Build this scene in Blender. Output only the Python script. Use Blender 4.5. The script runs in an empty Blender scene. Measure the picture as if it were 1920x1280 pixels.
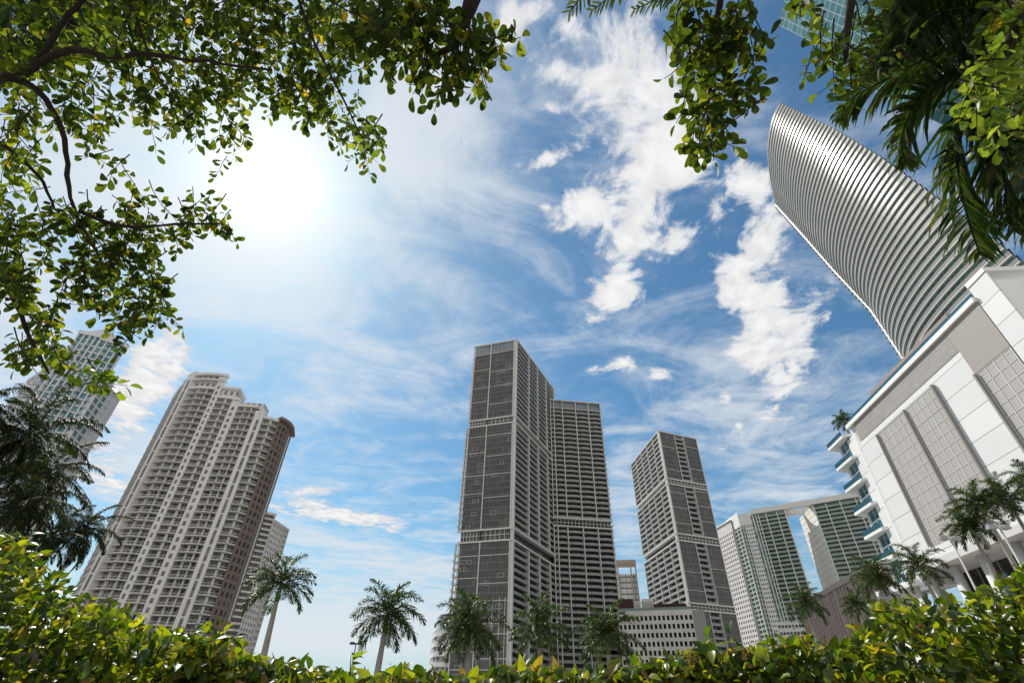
import bpy, math, random
import numpy as np
from mathutils import Vector, Matrix
R_ = math.radians
scene = bpy.context.scene
COL = scene.collection

# ------------------------------------------------------------------ camera
EYE = 1.6
FOC = 911.4
PITCH, ROLL = R_(37.458), R_(-1.537)
_z = np.array([0, math.cos(PITCH), -math.sin(PITCH)])
_c, _s = math.cos(ROLL), math.sin(ROLL)
_z = np.array([_c*_z[0]-_s*_z[1], _s*_z[0]+_c*_z[1], _z[2]])
_f = np.array([0, 0, -1.0]); _f = _f - _f.dot(_z)*_z; _f /= np.linalg.norm(_f)
CAMM = np.array([np.cross(_f, _z), _f, _z])
cam_data = bpy.data.cameras.new('camera'); cam = bpy.data.objects.new('camera', cam_data); COL.objects.link(cam)
cam_data.sensor_width = 36.0; cam_data.lens = FOC/1920*36.0
cam_data.clip_start = 0.05; cam_data.clip_end = 6000
m4 = Matrix.Identity(4)
for i in range(3):
    for j in range(3): m4[i][j] = CAMM[i][j]
m4[2][3] = EYE
cam.matrix_world = m4
scene.camera = cam

def ray(x, y):
    v = np.array([(x-960)/FOC, -(y-640)/FOC, -1.0]); v /= np.linalg.norm(v)
    return CAMM @ v
def at(x, y, D):                       # the point seen at (x, y), D metres away over the ground
    w = ray(x, y); w = w/math.hypot(w[0], w[1])*D
    return Vector((w[0], w[1], w[2]+EYE))
def azd(a, D): return (math.sin(R_(a))*D, math.cos(R_(a))*D)

# ------------------------------------------------------------------ sun, sky
SUN_AZ, SUN_EL = -40.5, 47.5
sd = Vector((math.sin(R_(SUN_AZ))*math.cos(R_(SUN_EL)), math.cos(R_(SUN_AZ))*math.cos(R_(SUN_EL)), math.sin(R_(SUN_EL))))
sl = bpy.data.lights.new('sun', 'SUN'); sun = bpy.data.objects.new('sun', sl); COL.objects.link(sun)
sl.energy = 4.6; sl.angle = R_(0.53); sl.color = (1.0, 0.965, 0.91)
sun.rotation_euler = (-sd).to_track_quat('-Z', 'Y').to_euler(); sun.location = (0, 0, 300)
scene.view_settings.view_transform = 'Standard'; scene.view_settings.look = 'None'
scene.view_settings.exposure = 0.0; scene.view_settings.gamma = 1.0

world = bpy.data.worlds.new('World'); scene.world = world; world.use_nodes = True
wt = world.node_tree; wt.nodes.clear()
def WN(t, **k):
    n = wt.nodes.new(t)
    for a, b in k.items(): setattr(n, a, b)
    return n
def wl(a, b): wt.links.new(a, b)
def wm(op, a, b=None, c=None, clamp=False):
    n = WN('ShaderNodeMath', operation=op); n.use_clamp = clamp
    for i, v in enumerate((a, b, c)):
        if v is None: continue
        if isinstance(v, (int, float)): n.inputs[i].default_value = v
        else: wl(v, n.inputs[i])
    return n.outputs[0]
def wvdot(a, vec):
    n = WN('ShaderNodeVectorMath', operation='DOT_PRODUCT'); wl(a, n.inputs[0]); n.inputs[1].default_value = vec
    return n.outputs['Value']
tc = WN('ShaderNodeTexCoord'); D3 = tc.outputs['Generated']
sep = WN('ShaderNodeSeparateXYZ'); wl(D3, sep.inputs[0])
zc = wm('MAXIMUM', sep.outputs[2], 0.03)
cu = wm('DIVIDE', sep.outputs[0], zc); cv = wm('DIVIDE', sep.outputs[1], zc)
comb = WN('ShaderNodeCombineXYZ'); wl(cu, comb.inputs[0]); wl(cv, comb.inputs[1]); comb.inputs[2].default_value = 1.0
UV1 = comb.outputs[0]                    # coordinates on a flat cloud layer overhead

def plane_uv(x, y):
    w = ray(x, y); return np.array([w[0], w[1]])/max(w[2], 0.03)
def blob_row(px, py, rx, ry, rot):
    c0 = plane_uv(px, py); J = np.array([plane_uv(px+2, py)-c0, plane_uv(px, py+2)-c0]).T/2
    a = R_(rot); Rm = np.array([[math.cos(a), math.sin(a)], [-math.sin(a), math.cos(a)]])
    M = np.diag([1/rx, 1/ry]) @ Rm @ np.linalg.inv(J)
    t = -M @ c0
    return (M[0, 0], M[0, 1], t[0]), (M[1, 0], M[1, 1], t[1])
def blobs(lst):
    acc = None
    for (px, py, rx, ry, rot, w) in lst:
        r1, r2 = blob_row(px, py, rx, ry, rot)
        d1 = wvdot(UV1, r1); d2 = wvdot(UV1, r2)
        q = wm('MULTIPLY', d1, d1); q = wm('MULTIPLY_ADD', d2, d2, q)
        e = wm('POWER', 0.36788, q)
        acc = wm('MULTIPLY', e, w) if acc is None else wm('MULTIPLY_ADD', e, w, acc)
    return acc
def wnoise(scale, detail, rough, dist=0.0, vec=None, sx=1, sy=1, rot=0, off=0):
    mp = WN('ShaderNodeMapping'); mp.inputs['Scale'].default_value = (sx, sy, 1); mp.inputs['Rotation'].default_value = (0, 0, R_(rot))
    mp.inputs['Location'].default_value = (off, off*0.7, 0)
    wl(vec or UV1, mp.inputs[0])
    n = WN('ShaderNodeTexNoise'); n.noise_dimensions = '2D'
    n.inputs['Scale'].default_value = scale; n.inputs['Detail'].default_value = detail; n.inputs['Roughness'].default_value = rough
    n.inputs['Distortion'].default_value = dist
    wl(mp.outputs[0], n.inputs['Vector']); return n.outputs[0]
def wrange(v, a, b, c=0.0, d=1.0, smooth=True):
    n = WN('ShaderNodeMapRange'); n.interpolation_type = 'SMOOTHSTEP' if smooth else 'LINEAR'
    wl(v, n.inputs[0])
    for i, q in enumerate((a, b, c, d)): n.inputs[i+1].default_value = q
    return n.outputs[0]

sky = WN('ShaderNodeTexSky', sky_type='NISHITA'); sky.sun_disc = False
sky.sun_elevation = R_(SUN_EL); sky.sun_rotation = R_(SUN_AZ); sky.air_density = 1.1; sky.dust_density = 0.6; sky.ozone_density = 2.2
hs = WN('ShaderNodeHueSaturation'); hs.inputs['Saturation'].default_value = 1.30; hs.inputs['Value'].default_value = 1.0
wl(sky.outputs[0], hs.inputs['Color'])

CUM = [(1180,60,75,70,0,1),(1010,25,70,40,10,.8),(1035,140,48,42,0,1),(1035,200,32,16,0,.8),(1130,150,60,40,0,.9),(1230,150,55,70,0,1),(1180,235,110,55,10,1.05),
 (1030,298,58,18,-22,1),(1290,290,50,50,0,.95),(1230,330,70,55,0,1),(1110,380,70,50,0,1),(1190,430,80,50,0,1),(1280,455,60,25,-30,.7),(1150,500,55,45,0,.95),(1170,555,50,35,0,.9),
 (1105,602,42,24,-20,.9),(1175,682,42,20,0,.9),(1235,702,26,14,0,.8),(1110,690,22,10,0,.7),(1022,385,14,8,0,.6),
 (1418,330,48,40,0,.95),(1340,392,18,26,0,.7),(1430,420,60,65,0,.95),(1372,530,42,50,0,.95),(1450,555,60,70,0,.95),(1520,600,30,60,30,.7),(1430,650,70,60,0,1),(1470,720,60,40,0,.9),(1400,800,75,55,0,.5),
 (300,680,42,42,0,1.3),(250,750,62,85,35,1.3),(640,965,150,17,9,1.35),(590,918,42,14,-5,.9),(190,900,70,60,35,.95),(330,640,30,26,0,.8),(1080,60,50,50,0,.7),(540,860,30,14,0,.6),(960,60,30,40,0,.55),(1350,120,60,50,0,.6)]
VEIL = [(470,390,300,210,-10,0.85),(250,300,300,250,0,.42),(780,250,120,150,0,.55),(650,640,260,120,15,.33),(450,820,260,150,0,.05),(850,480,180,60,-50,.25),(640,1190,360,60,0,1.25),(300,900,120,60,30,.8),
 (0,640,160,200,0,.8),(1400,760,170,110,0,.45),(1480,900,120,60,0,.5),(1390,170,80,90,0,.4),(760,1060,160,18,8,.45),(560,1000,200,25,8,.4),(1180,950,40,90,0,.35),(900,200,90,100,0,.3)]
cb = blobs(CUM); vb = blobs(VEIL)
cb = wm('MINIMUM', cb, 1.15)
nA = wnoise(7.0, 9, 0.62, 0.35)
nB = wnoise(26.0, 6, 0.6, 0.2, off=3.1)
nsum = wm('MULTIPLY_ADD', nB, 0.34, wm('MULTIPLY_ADD', nA, 1.45, -0.27))
cdens = wm('MULTIPLY_ADD', cb, 0.51, nsum)
cumulus = wrange(cdens, 0.82, 1.12)
cumulus = wm('MULTIPLY', cumulus, wrange(cb, 0.02, 0.2))
core = wrange(cdens, 0.9, 1.35)
# veil of thin high cloud, streaked
nC = wnoise(2.4, 9, 0.63, 0.9, sx=0.8, sy=1.25, rot=50)
nD = wnoise(9.0, 7, 0.62, 0.5, sx=0.5, sy=1.4, rot=60, off=5)
nE = wnoise(5.0, 10, 0.66, 0.3, off=7.7)
vs = wm('MULTIPLY_ADD', nD, 0.12, wm('MULTIPLY_ADD', nE, 0.45, wm('MULTIPLY', nC, 0.7)))
vden = wm('MULTIPLY_ADD', vb, 0.42, vs)
veil = wm('MULTIPLY', wrange(vden, 0.56, 1.08), 0.85)
# radiances (before the background strength of 0.1)
sundot = wvdot(D3, tuple(sd))
ang = wm('ARCCOSINE', wm('MINIMUM', sundot, 0.99999))
gl1 = wm('MULTIPLY', wm('POWER', 0.36788, wm('MULTIPLY', ang, 1/0.052)), 10.0)
gl2 = wm('MULTIPLY', wm('POWER', 0.36788, wm('MULTIPLY', ang, 1/0.20)), 1.0)
glow = wm('ADD', gl1, gl2)
def mixc(f, a, b, mode='MIX'):
    n = WN('ShaderNodeMix', data_type='RGBA', blend_type=mode)
    if isinstance(f, (int, float)): n.inputs[0].default_value = f
    else: wl(f, n.inputs[0])
    for i, v in ((6, a), (7, b)):
        if isinstance(v, tuple): n.inputs[i].default_value = (*v, 1)
        else: wl(v, n.inputs[i])
    return n.outputs[2]
tint = mixc(1.0, hs.outputs[0], (0.86, 1.17, 1.10), 'MULTIPLY')
hz = wrange(sep.outputs[2], 0.30, 0.02)
tint = mixc(wm('MULTIPLY', hz, 0.72), tint, (5.4, 6.4, 7.5))
tint = mixc(0.07, tint, (6.0, 6.9, 7.8))
base = mixc(veil, tint, (7.4, 7.9, 8.4))
cloudc = mixc(core, (7.4, 7.7, 8.2), (9.4, 9.35, 9.3))
shade = wrange(wnoise(13.0, 6, 0.6, 0.3, off=9.2), 0.35, 0.68, 0.88, 1.0)
cl2 = WN('ShaderNodeVectorMath', operation='SCALE'); wl(cloudc, cl2.inputs[0]); wl(shade, cl2.inputs['Scale'])
base = mixc(cumulus, base, cl2.outputs[0])
behind = wrange(sep.outputs[1], 0.05, -0.35)  # unseen bright cloud added behind the viewer to lift the shaded faces
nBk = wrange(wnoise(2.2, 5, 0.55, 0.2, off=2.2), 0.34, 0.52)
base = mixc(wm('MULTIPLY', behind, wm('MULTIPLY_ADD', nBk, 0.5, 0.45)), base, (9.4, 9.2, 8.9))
gc = WN('ShaderNodeVectorMath', operation='SCALE'); gc.inputs[0].default_value = (1.0, 0.98, 0.94); wl(glow, gc.inputs['Scale'])
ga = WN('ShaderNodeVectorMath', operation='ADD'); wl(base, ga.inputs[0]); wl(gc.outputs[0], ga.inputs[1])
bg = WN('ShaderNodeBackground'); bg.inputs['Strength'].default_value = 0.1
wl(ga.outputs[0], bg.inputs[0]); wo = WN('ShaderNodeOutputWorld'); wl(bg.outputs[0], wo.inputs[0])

# ------------------------------------------------------------------ materials
MATS = {}
def mat(name, col, rough=0.6, spec=0.3, noise=0.0, nscale=0.4, metal=0.0, bump=0.0, island=None, extra=None):
    if name in MATS: return MATS[name]
    m = bpy.data.materials.new(name); m.use_nodes = True; MATS[name] = m
    nt = m.node_tree; b = nt.nodes['Principled BSDF']
    b.inputs['Base Color'].default_value = (*col, 1); b.inputs['Roughness'].default_value = rough
    b.inputs['Specular IOR Level'].default_value = spec; b.inputs['Metallic'].default_value = metal
    if noise:
        t = nt.nodes.new('ShaderNodeTexCoord'); n = nt.nodes.new('ShaderNodeTexNoise'); n.inputs['Scale'].default_value = nscale; n.inputs['Detail'].default_value = 7
        n.inputs['Roughness'].default_value = 0.65
        nt.links.new(t.outputs['Object'], n.inputs['Vector'])
        r = nt.nodes.new('ShaderNodeMapRange'); r.inputs[1].default_value = 0.3; r.inputs[2].default_value = 0.7; r.inputs[3].default_value = 1-noise; r.inputs[4].default_value = 1+noise
        nt.links.new(n.outputs[0], r.inputs[0])
        mx = nt.nodes.new('ShaderNodeVectorMath'); mx.operation = 'SCALE'; mx.inputs[0].default_value = col; nt.links.new(r.outputs[0], mx.inputs['Scale'])
        nt.links.new(mx.outputs[0], b.inputs['Base Color'])
        if bump:
            bp = nt.nodes.new('ShaderNodeBump'); bp.inputs['Strength'].default_value = bump; bp.inputs['Distance'].default_value = 0.05
            nt.links.new(n.outputs[0], bp.inputs['Height']); nt.links.new(bp.outputs[0], b.inputs['Normal'])
    return m

def glass_mat(name, cw, ch, dark, light, mull=None, mw=0.06, mh=0.06, rough=0.12, spec=0.5, ramp=((0.0, 0), (0.55, 0.25), (0.85, 0.6), (1.0, 1.0)), offy=0.0, split=0.0, wob=0.03, face_tint=None):
    """facade glass; UV is metres along the face and metres up. Every cell is one window with its own curtains/blinds; optional mullion lines."""
    if name in MATS: return MATS[name]
    m = bpy.data.materials.new(name); m.use_nodes = True; MATS[name] = m
    nt = m.node_tree; N = nt.nodes; L = nt.links; b = N['Principled BSDF']
    def ma(op, a, bb=None):
        n = N.new('ShaderNodeMath'); n.operation = op
        for i, v in enumerate((a, bb)):
            if v is None: continue
            if isinstance(v, (int, float)): n.inputs[i].default_value = v
            else: L.new(v, n.inputs[i])
        return n.outputs[0]
    uv = N.new('ShaderNodeUVMap'); sp = N.new('ShaderNodeSeparateXYZ'); L.new(uv.outputs[0], sp.inputs[0])
    u = ma('DIVIDE', sp.outputs[0], cw); v = ma('DIVIDE', ma('ADD', sp.outputs[1], offy), ch)
    cb_ = N.new('ShaderNodeCombineXYZ'); L.new(ma('FLOOR', u), cb_.inputs[0]); L.new(ma('FLOOR', v), cb_.inputs[1])
    wn = N.new('ShaderNodeTexWhiteNoise'); wn.noise_dimensions = '2D'; L.new(cb_.outputs[0], wn.inputs[0])
    # low-frequency patches so that whole flats share a tone
    cb2 = N.new('ShaderNodeCombineXYZ'); L.new(ma('FLOOR', ma('DIVIDE', u, 4.0)), cb2.inputs[0]); L.new(ma('FLOOR', v), cb2.inputs[1])
    wn2 = N.new('ShaderNodeTexWhiteNoise'); wn2.noise_dimensions = '2D'; L.new(cb2.outputs[0], wn2.inputs[0])
    val = ma('ADD', ma('MULTIPLY', wn.outputs[0], 0.6), ma('MULTIPLY', wn2.outputs[0], 0.4))
    cr = N.new('ShaderNodeValToRGB'); L.new(val, cr.inputs[0])
    el = cr.color_ramp.elements
    while len(el) < len(ramp): el.new(0.5)
    for e, (p, f) in zip(el, ramp):
        e.position = p; e.color = (*[dark[i]*(1-f)+light[i]*f for i in range(3)], 1)
    col = cr.outputs[0]; ro = None
    if mull:
        fu = ma('FRACT', u); fv = ma('FRACT', v)
        lu = ma('LESS_THAN', fu, mw/cw); lv = ma('LESS_THAN', fv, mh/ch)
        mk = ma('MAXIMUM', lu, lv)
        mx = N.new('ShaderNodeMix'); mx.data_type = 'RGBA'; L.new(mk, mx.inputs[0]); L.new(col, mx.inputs[6]); mx.inputs[7].default_value = (*mull, 1)
        col = mx.outputs[2]
        rr = ma('ADD', ma('MULTIPLY', mk, 0.45), rough); L.new(rr, b.inputs['Roughness'])
    else: b.inputs['Roughness'].default_value = rough
    L.new(col, b.inputs['Base Color']); b.inputs['Specular IOR Level'].default_value = spec
    if wob:
        bp = N.new('ShaderNodeBump'); bp.inputs['Strength'].default_value = wob; bp.inputs['Distance'].default_value = 1.0
        L.new(wn.outputs[0], bp.inputs['Height']); 
    return m

def panel_mat(name, col, cw, ch, line, lw=0.05, vary=0.06, rough=0.6, offx=0.0, offy=0.0, brick=False, dots=False):
    if name in MATS: return MATS[name]
    m = bpy.data.materials.new(name); m.use_nodes = True; MATS[name] = m
    nt = m.node_tree; N = nt.nodes; L = nt.links; b = N['Principled BSDF']
    def ma(op, a, bb=None):
        n = N.new('ShaderNodeMath'); n.operation = op
        for i, v in enumerate((a, bb)):
            if v is None: continue
            if isinstance(v, (int, float)): n.inputs[i].default_value = v
            else: L.new(v, n.inputs[i])
        return n.outputs[0]
    uv = N.new('ShaderNodeUVMap'); sp = N.new('ShaderNodeSeparateXYZ'); L.new(uv.outputs[0], sp.inputs[0])
    v = ma('DIVIDE', ma('ADD', sp.outputs[1], offy), ch)
    u = ma('DIVIDE', ma('ADD', sp.outputs[0], offx), cw)
    if brick: u = ma('ADD', u, ma('MULTIPLY', ma('MODULO', ma('FLOOR', v), 2.0), 0.5))
    cb_ = N.new('ShaderNodeCombineXYZ'); L.new(ma('FLOOR', u), cb_.inputs[0]); L.new(ma('FLOOR', v), cb_.inputs[1])
    wn = N.new('ShaderNodeTexWhiteNoise'); wn.noise_dimensions = '2D'; L.new(cb_.outputs[0], wn.inputs[0])
    tcn = N.new('ShaderNodeTexCoord'); ns = N.new('ShaderNodeTexNoise'); ns.inputs['Scale'].default_value = 0.25; ns.inputs['Detail'].default_value = 8; L.new(tcn.outputs['Object'], ns.inputs['Vector'])
    val = ma('ADD', ma('MULTIPLY', wn.outputs[0], vary), ma('MULTIPLY', ns.outputs[0], vary*1.2))
    val = ma('ADD', val, 1-vary*1.1)
    sc = N.new('ShaderNodeVectorMath'); sc.operation = 'SCALE'; sc.inputs[0].default_value = col; L.new(val, sc.inputs['Scale'])
    mk = ma('MAXIMUM', ma('LESS_THAN', ma('FRACT', u), lw/cw), ma('LESS_THAN', ma('FRACT', v), lw/ch))
    mx = N.new('ShaderNodeMix'); mx.data_type = 'RGBA'; L.new(mk, mx.inputs[0]); L.new(sc.outputs[0], mx.inputs[6]); mx.inputs[7].default_value = (*line, 1)
    L.new(mx.outputs[2], b.inputs['Base Color']); b.inputs['Roughness'].default_value = rough; b.inputs['Specular IOR Level'].default_value = 0.3
    return m

# ------------------------------------------------------------------ mesh helpers
class Frame:
    """a vertical facade: O on plan, u along it, n outward"""
    def __init__(s, A, B, flip=False):
        s.A = np.array(A[:2], float); d = np.array(B[:2], float)-s.A; s.len = float(np.linalg.norm(d)); s.u = d/s.len
        s.n = np.array([s.u[1], -s.u[0]])
        if flip: s.n = -s.n
    def P(s, a, d, z):
        q = s.A+s.u*a+s.n*d; return (q[0], q[1], z)
class MB:
    def __init__(s): s.v = []; s.f = []; s.uv = []
    def quad(s, pts, uvs=None):
        i = len(s.v); s.v += [tuple(p) for p in pts]; s.f.append(tuple(range(i, i+len(pts))))
        s.uv += list(uvs) if uvs else [(0, 0)]*len(pts)
    def box(s, fr, a0, a1, d0, d1, z0, z1):
        P = fr.P; c = [P(a0, d0, z0), P(a1, d0, z0), P(a1, d1, z0), P(a0, d1, z0), P(a0, d0, z1), P(a1, d0, z1), P(a1, d1, z1), P(a0, d1, z1)]
        S = [(a0, z0), (a1, z0), (a1, z0), (a0, z0), (a0, z1), (a1, z1), (a1, z1), (a0, z1)]
        for q in ((0, 3, 2, 1), (4, 5, 6, 7), (0, 1, 5, 4), (2, 3, 7, 6)): s.quad([c[k] for k in q], [S[k] for k in q])
        S2 = [(a1+d0, z0), (a1+d0, z0), (a1+d1, z0), (a1+d1, z0), (a1+d0, z1), (a1+d0, z1), (a1+d1, z1), (a1+d1, z1)]
        for q in ((1, 2, 6, 5), (3, 0, 4, 7)): s.quad([c[k] for k in q], [S2[k] for k in q])
        return s
    def prism(s, pts, z0, z1, cap=True):
        """closed plan polygon"""
        n = len(pts); L_ = 0
        for i in range(n):
            a = pts[i]; b = pts[(i+1) % n]; l = math.hypot(b[0]-a[0], b[1]-a[1])
            s.quad([(a[0], a[1], z0), (b[0], b[1], z0), (b[0], b[1], z1), (a[0], a[1], z1)], [(L_, z0), (L_+l, z0), (L_+l, z1), (L_, z1)]); L_ += l
        if cap:
            s.quad([(p[0], p[1], z1) for p in pts], [(p[0], p[1]) for p in pts]); s.quad([(p[0], p[1], z0) for p in reversed(pts)])
        return s
    def tube(s, pts, rads, n=8, cap=True):
        rings = []; pts = [Vector(p) for p in pts]
        for i, p in enumerate(pts):
            t = (pts[min(i+1, len(pts)-1)]-pts[max(i-1, 0)]).normalized()
            a = t.cross(Vector((0.13, 0.07, 1)) if abs(t.z) < 0.95 else Vector((1, 0, 0))).normalized(); b = t.cross(a)
            r0 = len(s.v)
            for k in range(n):
                th = 2*math.pi*k/n; q = p+(a*math.cos(th)+b*math.sin(th))*rads[i]; s.v.append(tuple(q))
            rings.append(r0)
        for i in range(len(rings)-1):
            for k in range(n):
                k2 = (k+1) % n
                s.f.append((rings[i]+k, rings[i]+k2, rings[i+1]+k2, rings[i+1]+k)); s.uv += [(k/n, i), (k/n+1/n, i), (k/n+1/n, i+1), (k/n, i+1)]
        if cap:
            for r0 in (rings[0], rings[-1]):
                s.f.append(tuple(r0+k for k in range(n))); s.uv += [(0, 0)]*n
        return s
    def build(s, name, material, parent=None, smooth=False):
        me = bpy.data.meshes.new(name); me.from_pydata(s.v, [], s.f)
        uvl = me.uv_layers.new(name='UVMap'); uvl.data.foreach_set('uv', np.array(s.uv, dtype=np.float32).ravel())
        if material: me.materials.append(material)
        if smooth: me.shade_smooth()
        o = bpy.data.objects.new(name, me); COL.objects.link(o)
        if parent is not None:
            o.parent = parent; o.matrix_parent_inverse = Matrix.Translation(-parent.location)
        return o
def empty(name, loc, label, cat, group=None):
    o = bpy.data.objects.new(name, None); COL.objects.link(o); o.location = loc; o['label'] = label; o['category'] = cat
    if group: o['group'] = group
    o.empty_display_size = 0.5
    return o
def tag(o, label, cat, group=None):
    o['label'] = label; o['category'] = cat
    if group: o['group'] = group
    return o
def place_parts(root, name, items, material, cap=100, minel=0.085):
    """items: (centre, function that adds the shape to an MB). The largest seen become parts, the rest one part marked stuff."""
    sc = []
    for c, fn in items:
        d = math.sqrt(c[0]**2+c[1]**2+(c[2]-EYE)**2); t = (c[2]-EYE)/math.hypot(c[0], c[1])
        sc.append((d+(1e4 if t < minel else 0), c, fn))
    sc.sort(key=lambda q: q[0])
    big = sc if len(sc) <= cap else sc[:cap-1]
    rest = sc[len(big):]
    for _, c, fn in big:
        b = MB(); fn(b); b.build(name, material, root)
    if rest:
        b = MB()
        for _, c, fn in rest: fn(b)
        o = b.build(name, material, root); o['kind'] = 'stuff'

# ------------------------------------------------------------------ ground and river
gm = mat('pavement_ground', (0.30, 0.29, 0.27), 0.9, 0.1, 0.25, 0.3)
g = MB(); g.quad([(-2500, -2500, 0), (2500, -2500, 0), (2500, 2500, 0), (-2500, 2500, 0)]); o = g.build('ground', gm); o['kind'] = 'structure'
pm = panel_mat('paving', (0.34, 0.32, 0.29), 1.2, 1.2, (0.18, 0.17, 0.16), 0.03, 0.1)
g = MB(); g.quad([(-16, 12, 0.004), (50, 12, 0.004), (58, 17, 0.004), (-16, 17, 0.004)], [(-16, 12), (50, 12), (58, 17), (-16, 17)]); o = g.build('path', pm); o['kind'] = 'structure'
wmt = mat('river_water', (0.03, 0.06, 0.07), 0.08, 0.5, 0.2, 0.1, bump=0.4)
g = MB(); g.quad([(-260, 62, 0.004), (40, 78, 0.004), (40, 120, 0.004), (-260, 104, 0.004)]); o = g.build('river', wmt); o['kind'] = 'structure'

# ------------------------------------------------------------------ shared building materials
M_ICON = mat('icon_frame', (0.62, 0.60, 0.56), 0.6, 0.3, 0.08, 0.3)
M_SLAB = mat('icon_slab', (0.33, 0.305, 0.265), 0.7, 0.2, 0.1, 0.3)
M_BALC = mat('icon_balcony', (0.30, 0.30, 0.285), 0.5, 0.3, 0.1, 0.3)
M_RAIL = mat('dark_rail', (0.17, 0.165, 0.15), 0.3, 0.4, 0.15, 0.5)
G_CURT = glass_mat('curtain_glass', 0.95, 3.05, (0.010, 0.010, 0.012), (0.085, 0.078, 0.072), mull=(0.22, 0.21, 0.195), mw=0.12, mh=0.16, spec=0.6)
G_RECESS = glass_mat('recess_glass', 2.1, 3.05, (0.012, 0.012, 0.013), (0.20, 0.18, 0.15), mull=(0.07, 0.065, 0.06), mw=0.12, mh=0.35, ramp=((0, 0), (0.6, 0.12), (0.8, 0.4), (1, 1)))
M_WHITE = mat('white_render', (0.78, 0.77, 0.74), 0.65, 0.3, 0.05, 0.15)
M_CREAM = mat('cream_render', (0.60, 0.56, 0.53), 0.7, 0.25, 0.07, 0.15)

def grid_lines(mb, fr, a0, a1, z0, z1, na, nz, w=0.16, d=0.10):
    for i in range(1, na): a = a0+(a1-a0)*i/na; mb.box(fr, a-w/2, a+w/2, 0.0, d, z0, z1)
    for j in range(1, nz): z = z0+(z1-z0)*j/nz; mb.box(fr, a0, a1, 0.0, d*0.9, z-w/2, z+w/2)

def balcony_face(root, fr, bays, z0, z1, fh, items, depth=1.7, proud=0.35, slab=0.32, rail_h=0.95, curve=0.0, fin_w=0.55, fin_mat=M_ICON, recess=G_RECESS, fin_d=0.6, wall=True, fins=True):
    """bays: list of bay bounds; adds recess wall, fins; pushes slab+rail items"""
    if wall:
        b = MB(); b.box(fr, bays[0], bays[-1], -depth-0.3, -depth, z0, z1); b.build('window_wall', recess, root)
    if fins:
        for a in bays:
            b = MB(); b.box(fr, a-fin_w/2, a+fin_w/2, -depth, fin_d, z0, z1); b.build('fin', fin_mat, root)
    n = int(round((z1-z0)/fh)); fh = (z1-z0)/n
    for k in range(n):
        z = z0+fh*k
        for a, c in zip(bays[:-1], bays[1:]):
            a2, c2 = a+fin_w/2+0.02, c-fin_w/2-0.02
            cen = fr.P((a+c)/2, 0, z+0.6)
            def fn(b, a2=a2, c2=c2, z=z):
                if curve:
                    m_ = 4
                    for q in range(m_):
                        s0 = a2+(c2-a2)*q/m_; s1 = a2+(c2-a2)*(q+1)/m_
                        e = proud+curve*math.sin(math.pi*(q+0.5)/m_)
                        b.box(fr, s0, s1, -depth, e, z, z+slab); b.box(fr, s0, s1, e-0.1, e-0.03, z+slab, z+slab+rail_h)
                else:
                    b.box(fr, a2, c2, -depth, proud, z, z+slab)
                    b.box(fr, a2, c2, proud-0.12, proud-0.05, z+slab, z+slab+rail_h)
            items.append((cen, fn))

# ================================================================== ICON: tall dark tower and its shorter wing
def P2(az, D): return np.array(azd(az, D))
def inter(A, dirv, az):
    """point on line A+t*dir at azimuth az"""
    d = np.array([math.sin(R_(az)), math.cos(R_(az))]); M = np.array([[d[0], -dirv[0]], [d[1], -dirv[1]]])
    r, t = np.linalg.solve(M, A); return d*r
def dirang(deg): return np.array([math.cos(R_(deg)), math.sin(R_(deg))])
D0 = 228.0
C0 = P2(0.63, D0); HT = EYE+0.773*D0
dL, dR = -dirang(-18.75), dirang(63.9)
L0 = inter(C0, dL, -5.28)
J0 = inter(C0, dR, 5.30); J1 = inter(C0, dR, 5.92)
dW = dirang(6.5); W1 = inter(J0, dW, 11.93)
HW = EYE+0.5915*np.linalg.norm(J0)
def zt(x, y, D): w = ray(x, y); return EYE+w[2]/math.hypot(w[0], w[1])*D
BANDS = [(zt(959.5, 989, D0), zt(957.5, 1011, D0)), (zt(962.5, 779, D0), zt(964, 791, D0))]
BANDS = [(b, a) for a, b in BANDS]      # (low, high)
back = 24.0
root = empty('residential_tower', (C0[0], C0[1], 0), 'tallest dark glass high-rise at centre with a shorter wing on its right', 'skyscraper')
FL = Frame(L0, C0); FR = Frame(C0, J1)
if FL.n[1] > 0: FL.n = -FL.n
if FR.n[0] < 0: FR.n = -FR.n
# core
bc = np.array([0.32, 0.95])*back
core = MB()
ins = lambda P, Q: None
poly = [FL.P(0.3, -2.2, 0)[:2], FL.P(FL.len-2.4, -2.2, 0)[:2], FR.P(FR.len, -2.4, 0)[:2], FR.P(FR.len, -16, 0)[:2], (L0[0]+dR[0]*22, L0[1]+dR[1]*22)]
core.prism(poly, 0, HT-0.5); core.build('core', M_SLAB, root)
# left face: curtain walls between the bands
fw_ = FL.len; split = fw_*0.40
secs = [0.0, BANDS[0][0], BANDS[0][1], BANDS[1][0], BANDS[1][1], HT]
for i in (0, 2, 4):
    z0, z1 = secs[i], secs[i+1]
    for a0, a1, nn in ((0.4, split-0.2, 1), (split+0.2, fw_-0.9, 2)):
        b = MB(); b.box(FL, a0, a1, -2.2, 0, z0+0.3, z1-0.4 if i < 4 else z1-7.4); b.build('curtain_wall', G_CURT, root)
    fr = MB()
    for a in (0.0, split, fw_-1.1): fr.box(FL, a-0.22, a+0.22, 0.02, 0.5, z0, z1)
    fr.build('mullion_frame', M_ICON, root)
for lo, hi in BANDS:
    for a0, a1 in ((0.3, split-0.25), (split+0.25, fw_-1.4)):
        b = MB(); b.box(FL, a0, a1, -1.2, -0.15, lo+0.1, hi-0.1); b.build('band_glass', G_CURT, root)
        b = MB(); grid_lines(b, FL, a0, a1, lo, hi, 6, 2, 0.22, 0.25); b.build('band_grille', M_ICON, root)
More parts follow.
